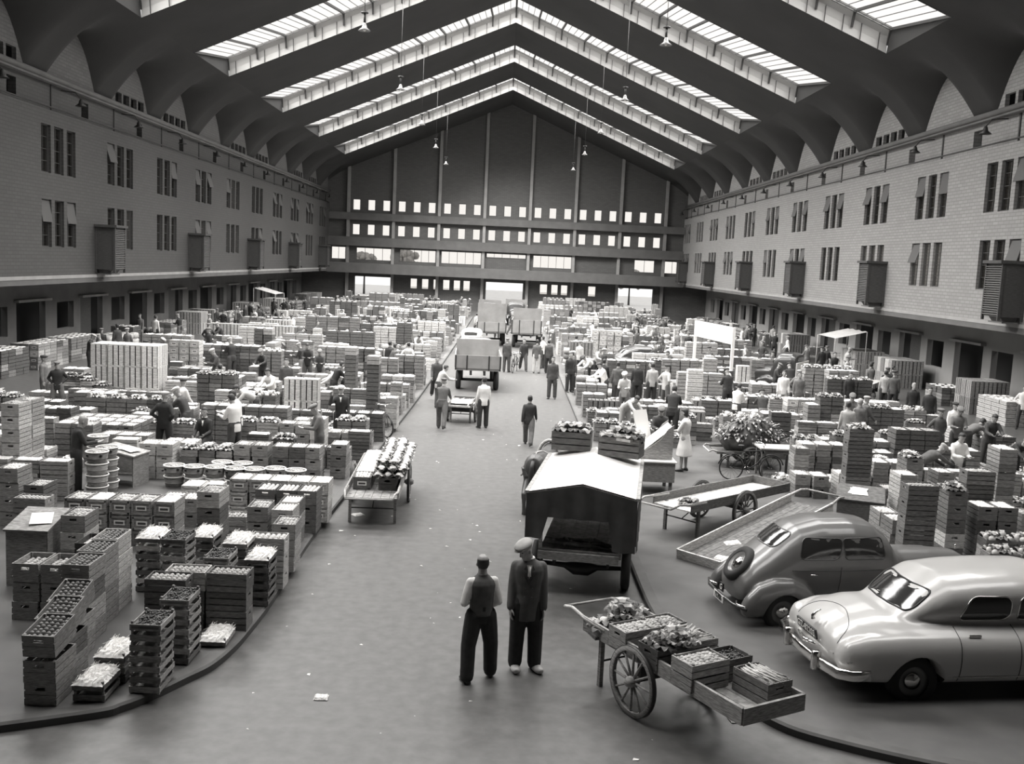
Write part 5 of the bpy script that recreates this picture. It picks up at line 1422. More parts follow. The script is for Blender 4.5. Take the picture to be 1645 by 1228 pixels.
# --- trucks
def truck(p, rz, lab, cabc='cardark', bedw=2.0, bedl=3.4, z=1.0, head=.9, side=.42, load=None, cab=True, bedm='truckgrey'):
    r = empty('lorry', p, rz); tag(r, lab, 'lorry'); mt = M[bedm]     # local y forward, bed from 0
    b = MB(); b.box(-bedw/2, bedw/2, 0, bedl, z-.12, z); b.build('bed', mt, r)
    b = MB(); b.box(-bedw/2, bedw/2, -.05, 0, z-.02, z+side); 
    b.build('tailgate', mt, r)
    b = MB()
    for x in (-bedw*.24, bedw*.24, -bedw/2+.03, bedw/2-.03): b.box(x-.03, x+.03, -.075, -.05, z-.1, z+side)
    b.build('hinge_strap', M['iron'], r)
    for s in (-1, 1):
        b = MB(); b.box(s*bedw/2-.02, s*bedw/2+.02, 0, bedl, z, z+side); b.build('side_board', mt, r)
    if head: b = MB(); b.box(-bedw/2, bedw/2, bedl-.05, bedl, z, z+head); b.build('headboard', mt, r)
    b = MB(); b.box(-.35, -.25, -.0, bedl+1.6, z-.32, z-.12); b.box(.25, .35, -.0, bedl+1.6, z-.32, z-.12); b.cyl((-bedw*.42, 1, .42), (bedw*.42, 1, .42), .06, 8); b.build('chassis', M['iron'], r)
    for x in (-bedw*.42, bedw*.42): wheel(r, (x, 1.0, .42), .42, .24, PI/2)
    for x in (-.75, .75): wheel(r, (x, bedl+1.3, .40), .40, .2, PI/2)
    if cab:
        c = MB()
        c.loft([[Vector((q.y, q.x, q.z)) for q in sect(*a)] for a in ((bedl+.08, .8, .6, 2.0, 4), (bedl+.3, .84, .55, 2.1, 4), (bedl+.9, .84, .55, 2.1, 3.5), (bedl+1.1, .8, .55, 1.9, 3.2), (bedl+1.25, .6, .6, 1.4, 3), (bedl+2.1, .48, .6, 1.3, 3), (bedl+2.25, .4, .65, 1.2, 3))])
        for s in (-1, 1): c.loft([[Vector((q.y+s*.72, q.x, q.z)) for q in sect(*a)] for a in ((bedl+.85, .12, .5, .65), (bedl+1.1, .15, .6, .88), (bedl+1.4, .16, .7, .95), (bedl+1.8, .14, .6, .85), (bedl+2.0, .1, .5, .65))])
        me = remesh(c, .05, 3, [M[cabc]]); cb_ = obj('cab', me, r); bv = bvh_of(me)
        g, e = patch(BVHTree.FromPolygons([Vector((v.co.y, v.co.x, v.co.z)) for v in me.vertices], [tuple(p_.vertices) for p_ in me.polygons]), rnd_rect(-.5, .5, 1.55, 1.9, .08), (1, 0, 0), -1, .01)
        g2 = MB(); g2.add([(v[1], v[0], v[2]) for v in g.v], g.f, 0, True); g2.build('rear_window', M['dglass'], r)
    return r
M['truckgrey'] = mat('lorry_paint_grey', .24, .6, .15, 2)
M['truckpale'] = mat('lorry_boards_pale', .5, .7, .15, 3)
truck((-1.0, 43.2, 0), R(2), 'open grey lorry with boarded tailgate halfway down the aisle', z=1.05, head=1.0, side=.55, cabc='cargrey')
truck((-.75, 67.5, 0), R(1), 'grey high-bodied lorry left of the aisle end', z=1.0, head=1.75, side=.6, cabc='cardark')
truck((1.6, 66.5, 0), R(-2), 'dark grey lorry with tall tailboard in the aisle', z=1.05, head=1.5, side=.85, cabc='cardark')
truck((16.9, 44.3, 0), R(58), 'flatbed lorry with pale deck among the right-hand stalls', z=.95, head=.75, side=.14, bedm='truckpale', cabc='cardark')
truck((-1.2, 92, 0), R(180), 'dark lorry standing before the middle gateway', z=1.1, head=1.2, side=.6)
truck((1.3, 96, 0), R(178), 'second dark lorry at the middle gateway', z=1.1, head=1.2, side=.6)
def small_car(p, rz, lab, m):
    r = empty('car', p, rz); tag(r, lab, 'car'); b = MB()
    b.loft([[Vector((q.y, q.x, q.z)) for q in sect(*a)] for a in ((0, .5, .45, .7), (.15, .65, .38, .9), (.6, .74, .34, 1.0), (2.6, .76, .34, 1.0), (3.6, .66, .36, .92), (3.85, .5, .45, .75))])
    b.loft([[Vector((q.y, q.x, q.z)) for q in sect(*a)] for a in ((.3, .45, .85, 1.0), (.7, .6, .85, 1.35), (1.2, .65, .85, 1.52), (2.1, .64, .85, 1.5), (2.5, .56, .85, 1.2), (2.7, .45, .85, 1.0))])
    me = remesh(b, .045, 4, [M[m]]); obj('body', me, r)
    bv = BVHTree.FromPolygons([Vector((v.co.y, v.co.x, v.co.z)) for v in me.vertices], [tuple(p_.vertices) for p_ in me.polygons])
    g, e = patch(bv, rnd_rect(-.4, .4, 1.12, 1.36, .07), (1, 0, 0), -1, .006); g2 = MB(); g2.add([(v[1], v[0], v[2]) for v in g.v], g.f, 0, True); g2.build('rear_window', M['dglass'], r)
    for x in (-.68, .68):
        for y in (.75, 3.05): wheel(r, (x, y, .31), .31, .15, PI/2)
    b = MB(); b.tube([(-.75, .1, .42), (-.4, -.06, .42), (.4, -.06, .42), (.75, .1, .42)], .04, 7); b.build('bumper', M['chrome'], r)
small_car((-1.95, 60.5, 0), R(-2), 'small white van-like car parked left of the aisle', 'white')
small_car((5.8, 52.0, .115), R(-70), 'dark closed car behind the right-hand kerb stalls', 'cardark')

# --- bicycles
def bicycle(p, rz, lab, steer=.2):
    r = empty('bicycle', p, rz); tag(r, lab, 'bicycle')
    spoked(r, (0, 0, .34), .34, 0, .03, 16, M['iron'], name='rear_wheel', thin=True); spoked(r, (1.08, 0, .34), .34, steer, .03, 16, M['iron'], name='front_wheel', thin=True)
    f = MB(); bbk = (.45, 0, .28); st = (.30, 0, .80); hd = (.88, 0, .82)
    for a, c in ((bbk, st), (bbk, (.93, 0, .62)), (st, hd), (hd, (.95, 0, .6))): f.tube([a, c], .016, 7)
    for s in (-.04, .04): f.tube([(0, s, .34), (.45, s*.5, .28)], .009, 5); f.tube([(0, s, .34), (.31, s*.4, .74)], .008, 5); f.tube([(.94, s*.6, .62), (1.0, s, .5), (1.08, s, .34)], .011, 5)
    f.build('frame', M['rub'], r)
    h = MB(); h.tube([(.88, 0, .82), (.86, 0, .98)], .012, 6); h.tube([(.70, -.27, 1.0), (.84, -.2, 1.02), (.90, 0, 1.0), (.84, .2, 1.02), (.70, .27, 1.0)], .011, 6); h.build('handlebar', M['chrome'], r)
    s = MB(); s.tube([(.30, 0, .8), (.28, 0, .92)], .012, 6); s.ball((.24, 0, .95), .09, 0, 10, .3); s.build('saddle', M['rub'], r)
    for x, rr_ in ((0, .375), (1.08, .375)):
        m = MB(); m.tube([(x+rr_*math.cos(a), 0, .34+rr_*math.sin(a)) for a in [R(15)+R(150)*k/12 for k in range(13)]], .018, 5); m.build('mudguard', M['rub'], r)
    c = MB(); c.tube([(.45+.09*math.cos(a), .03, .28+.09*math.sin(a)) for a in [2*PI*k/14 for k in range(14)]], .006, 4, closed=True); c.tube([(.45, -.09, .22), (.45, .09, .34)], .01, 5); c.build('crank', M['chrome'], r)
    k = MB()
    for y in (-.07, 0, .07): k.tube([(-.2, y, .72), (.25, y, .74)], .008, 4)
    for y in (-.07, .07): k.tube([(-.1, y, .72), (0, y*.6, .34)], .006, 4)
    k.build('carrier', M['iron'], r)
bicycle((6.35, 26.45, .115), R(5), 'bicycle leaning at the right before the heap of greens')
bicycle((-3.95, 31.5, .115), R(-62), 'upright bicycle parked by the left kerb stacks')
bicycle((.62, 51.3, 0), R(78), 'bicycle held by a man in the middle of the aisle')

# --- signboard on posts
def signboard():
    r = empty('signboard', (10.45, 44.9, .115)); tag(r, 'blank white signboard on two tall posts above the right stalls', 'sign')
    for (x, y) in ((0, 0), (-.75, 5.0)):
        b = MB(); b.beam((x, y, 0), (x, y, 3.1), .13, .13); b.build('post', M['white'], r)
    b = MB(); b.beam((0, -.05, 2.72), (-.75, 4.95, 2.72), .05, .78); b.build('panel', M['white'], r)
signboard()
# --- clerk's desk, tables, sales stand
def desk(p, rz, lab, W=.75, Dp=.9, H1=.95, H2=1.2, wd='mid'):
    r = empty('clerk_desk', p, rz); tag(r, lab, 'desk')
    b = MB(); b.prism([(-W/2, 0), (W/2, 0), (W/2, H1), (-W/2, H1)], -Dp/2, -Dp/2+.02); b.prism([(-W/2, 0), (W/2, 0), (W/2, H2), (-W/2, H2)], Dp/2-.02, Dp/2)
    for s in (-1, 1): b.add([(s*W/2, -Dp/2, .35), (s*W/2, Dp/2, .35), (s*W/2, Dp/2, H2), (s*W/2, -Dp/2, H1), (s*(W/2-.02), -Dp/2, .35), (s*(W/2-.02), Dp/2, .35), (s*(W/2-.02), Dp/2, H2), (s*(W/2-.02), -Dp/2, H1)], [(0, 1, 2, 3), (7, 6, 5, 4), (0, 4, 5, 1), (2, 6, 7, 3)])
    b.build('cabinet', WOOD[wd], r)
    b = MB(); b.beam((0, -Dp/2-.03, H1+.01), (0, Dp/2+.03, H2+.02), W+.06, .03); b.build('sloping_top', WOOD[wd], r)
    pp = empty('u'); bpy.data.objects.remove(pp)
    T = Matrix.Translation(r.location) @ Matrix.Rotation(rz, 4, 'Z')
    q = MB(); ang = math.atan2(H2-H1, Dp)
    for k in range(3): q.cbox((rl.uniform(-.12, .12), rl.uniform(-.2, .2), (H1+H2)/2+.045+k*.004), (.34, .42, .004), rl.uniform(-.4, .4), 0, ang)
    o = q.build('papers', M['paper']); o.matrix_world = T; tag(o, 'loose white papers lying on the '+lab.split(' standing')[0], 'paper', kind='stuff')
    return r
p = ground(49, 837, 1.2); desk((p.x-.05, p.y+.35, .115), 0, 'dark sloping clerk desk standing among crates at lower left', .66, .8, .92, 1.08)
p = ground(178, 702, 1.1); desk((-8.75, 23.1, .115), R(80), 'clerk desk standing before the man in dark coat', .7, .85, .72, .86)
p = ground(1383, 790, 1.0); desk((p.x, p.y, .115), R(-20), 'paper-covered sloping desk standing behind the grey car', .95, .9, .75, .9, 'dark')
def table(p, rz, W, Dp, H, lab, top='mid', legm='dark'):
    r = empty('table', p, rz); tag(r, lab, 'table')
    b = MB(); b.box(-W/2, W/2, -Dp/2, Dp/2, H-.04, H); b.build('table_top', WOOD[top], r)
    for x in (-1, 1):
        for y in (-1, 1): b = MB(); b.box(x*(W/2-.08)-.03, x*(W/2-.08)+.03, y*(Dp/2-.08)-.03, y*(Dp/2-.08)+.03, 0, H-.04); b.build('leg', WOOD[legm], r)
    b = MB(); b.box(-W/2+.06, W/2-.06, -Dp/2+.05, -Dp/2+.07, H-.16, H-.04); b.box(-W/2+.06, W/2-.06, Dp/2-.07, Dp/2-.05, H-.16, H-.04); b.build('apron', WOOD[legm], r)
p = ground(1246, 718, .95); table((p.x, p.y, .115), 0, 1.0, .75, .84, 'empty pale-topped table behind the black handcart', 'pale')
def sales_stand():
    r = empty('sales_stand', (3.95, 24.9, .115)); tag(r, 'white sloping sales stand with curved side board beside the roofed cart', 'stand')
    b = MB(); b.box(-.5, .5, -.55, .55, .3, .8); b.build('counter', WOOD['mid'], r)
    for x in (-.42, .42):
        for y in (-.45, .45): q = MB(); q.box(x-.04, x+.04, y-.04, y+.04, 0, .3); q.build('leg', WOOD['dark'], r)
    b = MB(); b.box(-.53, .53, -.6, .6, .8, .83); b.build('counter_top', M['white'], r)
    prof = [(-.52, .84), (.45, .84), (.45, 1.72), (.3, 1.6), (.15, 1.35), (-.05, 1.2), (-.3, 1.02)]
    b = MB(); b.prism(prof, -.32, -.29); b.build('side_board', WOOD['mid'], r)
    b = MB(); b.prism(prof, .55, .58); b.build('side_board', WOOD['mid'], r)
    b = MB(); b.add([(-.5, -.29, .86), (.43, -.29, 1.66), (.43, .55, 1.66), (-.5, .55, .86), (-.5, -.29, .84), (.43, -.29, 1.64), (.43, .55, 1.64), (-.5, .55, .84)], [(0, 1, 2, 3), (7, 6, 5, 4)]); b.build('sloping_panel', M['white'], r)
    b = MB(); b.cbox((-.2, .6, 1.45), (.5, .03, 1.0), R(40), 0, R(-18)); b.build('raised_flap', M['white'], r)
sales_stand()
# --- awnings, stalls under the right-hand overhang
def awning(x, y, rz, lab, W=3.2):
    r = empty('awning', (x, y, 0), rz); tag(r, lab, 'awning')
    b = MB(); n = 12; vs = []
    for k in range(n+1):
        t = k/n; xx = -W/2+W*t; vs += [(xx, 0, 2.65-.03*math.sin(k*1.6)), (xx, -.9, 2.42-.05*abs(math.sin(k*.8))), (xx, -1.8, 2.2)]
    b.add(vs, [(k*3+q, k*3+3+q, k*3+4+q, k*3+1+q) for k in range(n) for q in (0, 1)], 0, True); b.build('canvas', M['truckpale'], r)
    for xx in (-W/2, W/2):
        for yy, zz in ((0, 2.65), (-1.8, 2.2)): q = MB(); q.tube([(xx, yy, 0), (xx, yy, zz)], .03, 6); q.build('pole', WOOD['pale'], r)
awning(20.9, 58.5, R(-90), 'canvas awning over a stall under the right overhang')
awning(-20.6, 84, R(90), 'canvas awning over a stall under the left overhang')
# --- heap of greens on the cargo wagon right of the sales stand
hb = MB(); rg = random.Random(21)
for k in range(420):
    a0 = rg.uniform(0, 6.28); u = rg.random()**.5; x = .95*u*math.cos(a0); y = .6*u*math.sin(a0); z = .75+.75*(1-u*u)*rg.uniform(.6, 1)
    d = Vector((math.cos(a0), math.sin(a0), .4)).normalized(); s = Vector((-d.y, d.x, 0)); p0 = Vector((x, y, z)); L_ = rg.uniform(.12, .24)
    hb.add([p0-s*.03, p0+s*.03, p0+d*L_+s*.04, p0+d*L_-s*.04, p0+d*L_*1.3-Vector((0, 0, .08))], [(0, 1, 2, 3), (3, 2, 4)], 0 if rg.random() < .7 else 1)
hb.loft([[Vector((.9*f*math.cos(2*PI*k/14), .55*f*math.sin(2*PI*k/14), z)) for k in range(14)] for z, f in ((.45, .8), (.7, 1), (.95, .95), (1.2, .7), (1.38, .3))], 0)
o = hb.build('greens_heap', [PROD['leafd'], PROD['leafl']], None, (7.35, 28.6, .115)); tag(o, 'tall heap of tied greens piled on the wagon behind the bicycle', 'greens', kind='stuff')
handcart((8.2, 28.6, .115), PI, 1.9, 1.05, .50, 'low wagon carrying the tall heap of greens', 'dark', .9, .34, hand=.2, bh=.1)
# --- hanging and bracket lamps
def bell(n, T, m=0):
    b = MB(); b.lathe([(.03, .32), (.06, .3), (.09, .22), (.11, .12), (.26, 0), (.25, -.01), (.1, .09)], 16, m, T, cap=False); return b
lamp_m = mat('lamp_enamel', .16, .4)
side_w = {-1: 'left', 1: 'right'}
for i, yy in enumerate([28.6, 43.0, 57.4, 71.7, 86.0, 100.4]):
    for s in (-1, 1):
        x = s*6.3; zr = roof_z(6.3); r = empty('hanging_lamp', (x, yy, 15.0)); tag(r, 'bell-shaped pendant lamp on the %s roof slope, %s to the camera' % (side_w[s], ordn[i] if i < 5 else 'farthest'), 'lamp')
        b = bell(0, Matrix.Identity(4)); b.build('lamp_shade', lamp_m, r)
        b = MB(); b.cyl((0, 0, .3), (0, 0, zr-15.0), .012, 6); b.cyl((0, 0, .3), (0, 0, .75), .045, 8); b.cyl((0, 0, .7), (0, 0, .74), .16, 10); b.build('rod', M['iron'], r)
        b = MB(); b.ball((0, 0, .04), .07, 0, 8); b.build('bulb', M['white'], r)
for s in (-1, 1):
    for gi, gy in enumerate(GY[s]):
        r = empty('bracket_lamp', (s*(WX-.02), gy+1.0, WZ1+.55)); tag(r, 'bell lamp on a wall bracket above window bay %s on the %s wall' % (['one', 'two', 'three', 'four', 'five', 'six', 'seven', 'eight', 'nine', 'ten', 'eleven', 'twelve'][gi], side_w[s]), 'lamp')
        b = bell(0, Matrix.Translation((-s*.55, 0, -.1))); b.build('lamp_shade', M['iron'], r)
        b = MB(); b.tube([(s*.35, 0, .55), (-s*.3, 0, .5), (-s*.55, 0, .2)], .025, 6); b.build('bracket', M['iron'], r)
# --- litter on the roadway
lt = MB(); ri = random.Random(9)
sh = [MB() for _ in range(3)]
for q in sh: q.add([(-.05, -.03, .004), (.04, -.04, .012), (.06, .03, .003), (-.03, .04, .016)], [(0, 1, 2), (0, 2, 3)])
lme = sh[0].mesh('litter_scrap', M['paper'])
for k in range(120):
    yy = 11+rl.random()**1.3*40; xx = rl.uniform(-3.2, 2.4)
    o = obj('litter_scrap', lme, None, (xx, yy, 0)); s = rl.uniform(.15, .75)*(1.0 if rl.random() < .85 else 1.6); o.scale = (s, s*rl.uniform(.4, 1), s); o.rotation_euler[2] = rl.uniform(0, 6)
    o['label'] = 'small pale scrap of litter lying on the roadway'; o['category'] = 'litter'; o['group'] = 'litter scraps on the roadway'
for u, v, s, lb in ((516, 1122, 1.6, 'left of the two talking men'), (1183, 1158, 1.7, 'under the loaded handcart'), (575, 828, 2.2, 'beside the cart at left kerb')):
    p = ground(u, v); o = obj('crumpled_paper', heap_mb('paper').mesh('crumpled_paper', M['paper']), None, (p.x, p.y, .01), s); o.scale = (.28*s, .2*s, .5); tag(o, 'crumpled white paper on the ground '+lb, 'paper')
for o, s in ALL_ITEMS:
    if LAB[s] > 1: o['group'] = s
# ------------------------------------------------------------------ people
SKIN = mat('skin', .34, .55, .08, 8); HAIR = mat('hair_dark', .035, .6, .3, 20); HAIRG = mat('hair_grey', .35, .7, .2, 20)
CL = {'black': mat('cloth_black', .028, .85, .2, 12), 'dark': mat('cloth_dark', .055, .85, .25, 9), 'charcoal': mat('cloth_charcoal', .095, .85, .2, 9), 'grey': mat('cloth_grey', .16, .85, .2, 9),
      'light': mat('cloth_light', .4, .85, .12, 9), 'white': mat('cloth_white', .75, .8, .06, 9), 'clog': mat('clog_wood', .5, .5, .15, 8), 'shoe': mat('shoe_leather', .03, .4)}
def rotx(a): return Matrix.Rotation(a, 3, 'X')
def roty(a): return Matrix.Rotation(a, 3, 'Y')
def rotz(a): return Matrix.Rotation(a, 3, 'Z')
def solve(P):
    """joint positions; the figure faces +y"""
    J = {}; lean = P.get('lean', 0); tw = P.get('twist', 0)
    hz = P.get('hip', .93); hy = P.get('hipy', 0)
    J['hip'] = Vector((0, hy, hz)); M3 = rotz(tw) @ rotx(-lean)
    up = M3 @ Vector((0, 0, 1)); J['chest'] = J['hip']+up*.34; J['neck'] = J['hip']+up*.54
    J['M'] = M3
    hl = P.get('headlean', lean*.4); HM3 = rotz(P.get('headturn', tw)) @ rotx(-hl); J['HM'] = HM3
    J['head'] = J['neck']+HM3 @ Vector((0, .015, .155))
    for s, k in ((-1, 'L'), (1, 'R')):
        J['hj'+k] = J['hip']+rotz(tw*.3) @ Vector((s*.095, 0, -.02))
        th, kn = P.get('leg'+k, (0, 0)); ab = P.get('spread', .06)
        d = rotx(th) @ Vector((s*ab, 0, -1)).normalized(); J['kn'+k] = J['hj'+k]+d*.43
        d2 = rotx(th-kn) @ Vector((s*ab*.3, 0, -1)).normalized(); J['an'+k] = J['kn'+k]+d2*.42
        J['sh'+k] = J['hip']+M3 @ Vector((s*.165, -.01, .448))
        fl, abd, el, inn = P.get('arm'+k, (0, .12, .15, 0))
        B = M3 if P.get('armsrel') else rotz(tw)
        d = B @ (rotx(fl) @ Vector((s*math.sin(abd), 0, -math.cos(abd)))); J['el'+k] = J['sh'+k]+d*.29
        fore = B @ (rotx(fl+el) @ (roty(s*inn) @ Vector((s*math.sin(abd)*.5, 0, -math.cos(abd*.5))))); fore.normalize()
        J['wr'+k] = J['el'+k]+fore*.25; J['f'+k] = fore
    # drop so that the lowest ankle meets the floor
    if not P.get('sit'):
        low = min(J['anL'].z, J['anR'].z)-.085
        for k, v in J.items():
            if isinstance(v, Vector) and not k.startswith('f'): v.z -= low
    return J
def ring(c, M3, wx, wy, n=18, e=2.3):
    o = []
    for k in range(n):
        a = 2*PI*k/n; cx, sx = math.cos(a), math.sin(a)
        o.append(c+M3 @ Vector((wx*math.copysign(abs(cx)**(2/e), cx), wy*math.copysign(abs(sx)**(2/e), sx), 0)))
    return o
def torso(mb, J, g=0.0, hem=-.12, fem=False):
    M3 = J['M']; hp = J['hip']; prof = [(hem, .155+g, .115+g), (-.02, .165+g*.8, .12+g), (.1, .145+g, .11+g), (.22, .155+g, .115+g), (.34, .175+g, .125+g), (.42, .182+g, .12+g), (.475, .165+g*.8, .10+g*.8), (.51, .115+g*.5, .078+g*.5), (.545, .062+g*.4, .058+g*.4)]
    if fem: prof[2] = (.1, .125+g, .1+g)
    rings = []
    for z, wx, wy in prof:
        B = M3 if z > 0 else rotz(0) @ M3
        c = hp+M3 @ Vector((0, 0, z)) if z > 0 else hp+Vector((0, 0, z))*.9+(M3 @ Vector((0, 0, z)))*.1
        rings.append(ring(c, B if z > 0 else Matrix.Identity(3), wx, wy))
    mb.loft(rings)
def limb(mb, pts, rs, n=12):
    mb.tube(pts, rs, n)
    for p, r in zip(pts, rs): mb.ball(p, r*.99, 0, 10)
def arm(mb, J, k, g=0.0, end=1.0):
    a, b, c = J['sh'+k], J['el'+k], J['wr'+k]; c = b+(c-b)*end
    a0 = a+(J['hip']+J['M'] @ Vector((0, -.01, .47))-a)*.45; ax = a+(a-a0)*.0
    mb.tube([a0, a, (a+b)/2], [.05+g, .056+g*.8, .054+g], 12)
    limb(mb, [a, (a+b)/2, b, (b+c)/2, c], [.056+g*.8, .054+g, .046+g, .042+g, .03+g*1.3])
def leg(mb, J, k, g=0.0, end=1.0):
    a, b, c = J['hj'+k], J['kn'+k], J['an'+k]; c = b+(c-b)*end
    if g: limb(mb, [a, (a+b)/2, b, (b+c)/2, c], [.095+g, .086+g*1.1, .068+g*1.2, .063+g*1.2, .056+g*1.3])
    else: limb(mb, [a, (a+b)/2, b, (b+c)/2, c], [.09, .075, .055, .05, .036])
def hand(mb, J, k, curl=.5):
    s = -1 if k == 'L' else 1; f = J['f'+k].normalized(); w0 = J['wr'+k]
    side = Vector((0, 1, 0)); side = (side-f*side.dot(f)); side = side.normalized() if side.length > .1 else J['M'] @ Vector((s, 0, 0))
    nrm = f.cross(side).normalized()*(-s)     # palm faces the body
    ctr = J['hip']+(w0-J['hip'])*1.0
    mb.loft([ring(w0+f*t, Matrix((side, nrm, f)).transposed(), a, b, 10, 2.4) for t, a, b in ((-.02, .026, .02), (.02, .032, .018), (.06, .040, .016), (.09, .040, .013), (.097, .034, .009))])
    for i, (o, L, r) in enumerate(((.032, .072, .0095), (.011, .082, .010), (-.011, .077, .0095), (-.032, .06, .0085))):
        p = w0+f*.088+side*o; d = f; pts = [p-f*.02]; 
        for q in range(3):
            d = (d*math.cos(curl*.45)+nrm*math.sin(curl*.45)*1.0).normalized(); pts.append(pts[-1]+d*(L/2.6)+(f*.02 if q == 0 else Vector()))
        mb.tube(pts, [r*1.1, r, r*.95, r*.8], 7)
    p = w0+f*.03+side*.03; pts = [p, p+side*.03+f*.025+nrm*.01, p+side*.042+f*.052+nrm*.02, p+side*.042+f*.078+nrm*.03]
    mb.tube(pts, [.013, .012, .011, .009], 7)
def head(mb, J, detail=True):
    H = J['HM']; c = J['head']; MT = lambda v: c+H @ Vector(v)
    limb(mb, [J['neck']-J['M'] @ Vector((0, 0, .05)), J['neck']+(c-J['neck'])*.45], [.068, .061])
    prof = [(-.125, .028, .03, .045), (-.11, .046, .05, .03), (-.07, .062, .075, .012), (-.02, .07, .088, 0), (.03, .076, .098, -.006), (.07, .072, .094, -.01), (.1, .055, .073, -.012), (.118, .03, .04, -.012)]
    mb.loft([ring(MT((0, yo, z)), H, wx, wy, 18, 2.1) for z, wx, wy, yo in prof])
    mb.tube([MT((0, .086, .02)), MT((0, .105, -.012)), MT((0, .112, -.03)), MT((0, .092, -.04))], [.009, .012, .015, .012], 7)
    for s in (-1, 1):
        mb.ball(MT((s*.075, -.005, -.012)), .02, 0, 8, 1.5)
        mb.ball(MT((s*.03, .083, .03)), .014, 0, 8, .6)      # brow
        mb.ball(MT((s*.038, .06, -.03)), .022, 0, 8)           # cheek
    mb.tube([MT((-.026, .082, -.068)), MT((0, .092, -.066)), MT((.026, .082, -.068))], [.006, .009, .006], 6)
    mb.ball(MT((0, .075, -.10)), .02, 0, 8)
def build_person(key, P, vox=.014):
    J = solve(P); out = {}; dress = P.get('dress')
    b = MB(); torso(b, J, -.012, -.08, dress); head(b, J)
    for k in 'LR': arm(b, J, k, -.006); leg(b, J, k, 0); hand(b, J, k, P.get('curl', .5))
    for k in 'LR': b.ball(J['an'+k]+Vector((0, .05, -.045)), .038, 0, 8)
    out['body'] = remesh(b, P.get('bvox', .011), 1, [SKIN])
    g = P.get('g', .012)
    b = MB(); torso(b, J, g, P.get('hem', -.17), dress)
    if P.get('sleeves', 1):
        for k in 'LR': arm(b, J, k, g*.8, P.get('sleeve', 1.0))
    b.tube([J['neck']+J['M'] @ Vector((.062*math.cos(a), .06*math.sin(a)-.005, .01)) for a in [2*PI*q/12 for q in range(12)]], .016, 6, closed=True)
    out['jacket'] = remesh(b, vox, 6, [CL['dark']])
    b = MB()
    if dress:
        hp = J['hip']; b.loft([ring(hp+Vector((0, 0, z)), Matrix.Identity(3), wx, wy, 18, 2.1) for z, wx, wy in ((-.52, .27, .23), (-.3, .24, .2), (-.1, .19, .155), (.08, .15, .125), (.13, .13, .11))])
        out['skirt'] = remesh(b, vox, 2, [CL['white']])
    else:
        hp = J['hip']; b.loft([ring(hp+Vector((0, 0, z)), Matrix.Identity(3), wx, wy) for z, wx, wy in ((-.12, .15, .11), (-.03, .172, .128), (.07, .16, .118), (.11, .15, .11))])
        for k in 'LR': leg(b, J, k, P.get('lg', .018), .97)
        out['trousers'] = remesh(b, vox, 3, [CL['black']])
    b = MB()
    for k in 'LR':
        a = J['an'+k]; zz = a.z-.085; yaw = -.18 if k == 'L' else .18
        F = rotz(-yaw) if True else None; lift = 0
        big = 1.15 if P.get('clogs') else 1
        pr = [(-.075, .03, .0, .05), (-.05, .037, .0, .085), (.0, .04, .0, .10), (.06, .043, .0, .075), (.12, .046, .0, .055), (.17, .036, .0, .05), (.195, .015, .01, .04)]
        if P.get('clogs'): pr = [(-.08, .035, .0, .07), (-.05, .047, .0, .095), (.02, .05, .0, .10), (.08, .055, .0, .10), (.14, .052, .0, .085), (.185, .035, .01, .08), (.215, .012, .045, .085)]
        b.loft([[Vector((a.x, a.y, zz))+F @ Vector((w_*big*math.cos(t), y, (z0+z1)/2+(z1-z0)/2*math.sin(t))) for t in [2*PI*q/12 for q in range(12)]] for y, w_, z0, z1 in pr])
    out['shoes'] = b.mesh('shoes', [CL['shoe']])
    H = J['HM']; c = J['head']
    b = MB()      # hair
    long_ = P.get('longhair')
    pr = [(.128, .02, .03), (.115, .05, .065), (.08, .077, .100), (.04, .082, .100), (.0, .083, .095)]+([(-.05, .085, .08), (-.1, .07, .06), (-.13, .04, .04)] if long_ else [(-.03, .079, .08), (-.06, .062, .06)])
    rings = []
    for i, (z, wx, wy) in enumerate(pr):
        rings.append(ring(c+H @ Vector((0, -.014-(.018 if i > 2 else 0), z)), H, wx, wy*(.82 if i > 2 else 1), 18, 2.1))
    b.loft(rings); out['hair'] = b.mesh('hair', [HAIR])
    b = MB()      # flat cap
    rings = [ring(c+H @ Vector((0, yo, z)), H, wx, wy, 20, 2.1) for z, wx, wy, yo in ((.045, .082, .105, -.006), (.07, .088, .112, .0), (.082, .11, .132, .012), (.10, .108, .128, .008), (.125, .085, .098, -.005), (.138, .04, .05, -.01))]
    b.loft(rings)
    b.loft([ring(c+H @ Vector((0, y, z)), H @ rotx(.0), wx, wy, 14, 2.1) for y, z, wx, wy in ((.10, .056, .06, .055), (.105, .066, .064, .058))])
    out['cap'] = b.mesh('cap', [CL['grey']])
    b = MB()
    for s in (-1, 1): b.ball(c+H @ Vector((s*.03, .0855, .012)), .009, 0, 8, .7)
    out['eyes'] = b.mesh('eyes', [M['rub']])
    if P.get('clogs') or P.get('shirt'):
        b = MB(); MM = J['M']; hp = J['hip']      # shirt front and collar, lapels
        b.add([hp+MM @ Vector(v) for v in ((-.035, .118, .50), (.035, .118, .50), (.0, .152, .33))], [(0, 1, 2)])
        b.tube([J['neck']+MM @ Vector((.06*math.cos(a), .06*math.sin(a), .022)) for a in [2*PI*q/12 for q in range(12)]], .013, 6, closed=True)
        b.tube([hp+MM @ Vector((0, .125, .48)), hp+MM @ Vector((0, .150, .36))], [.016, .022], 6)
        out['shirt'] = b.mesh('shirt', [CL['white']])
    return out, J
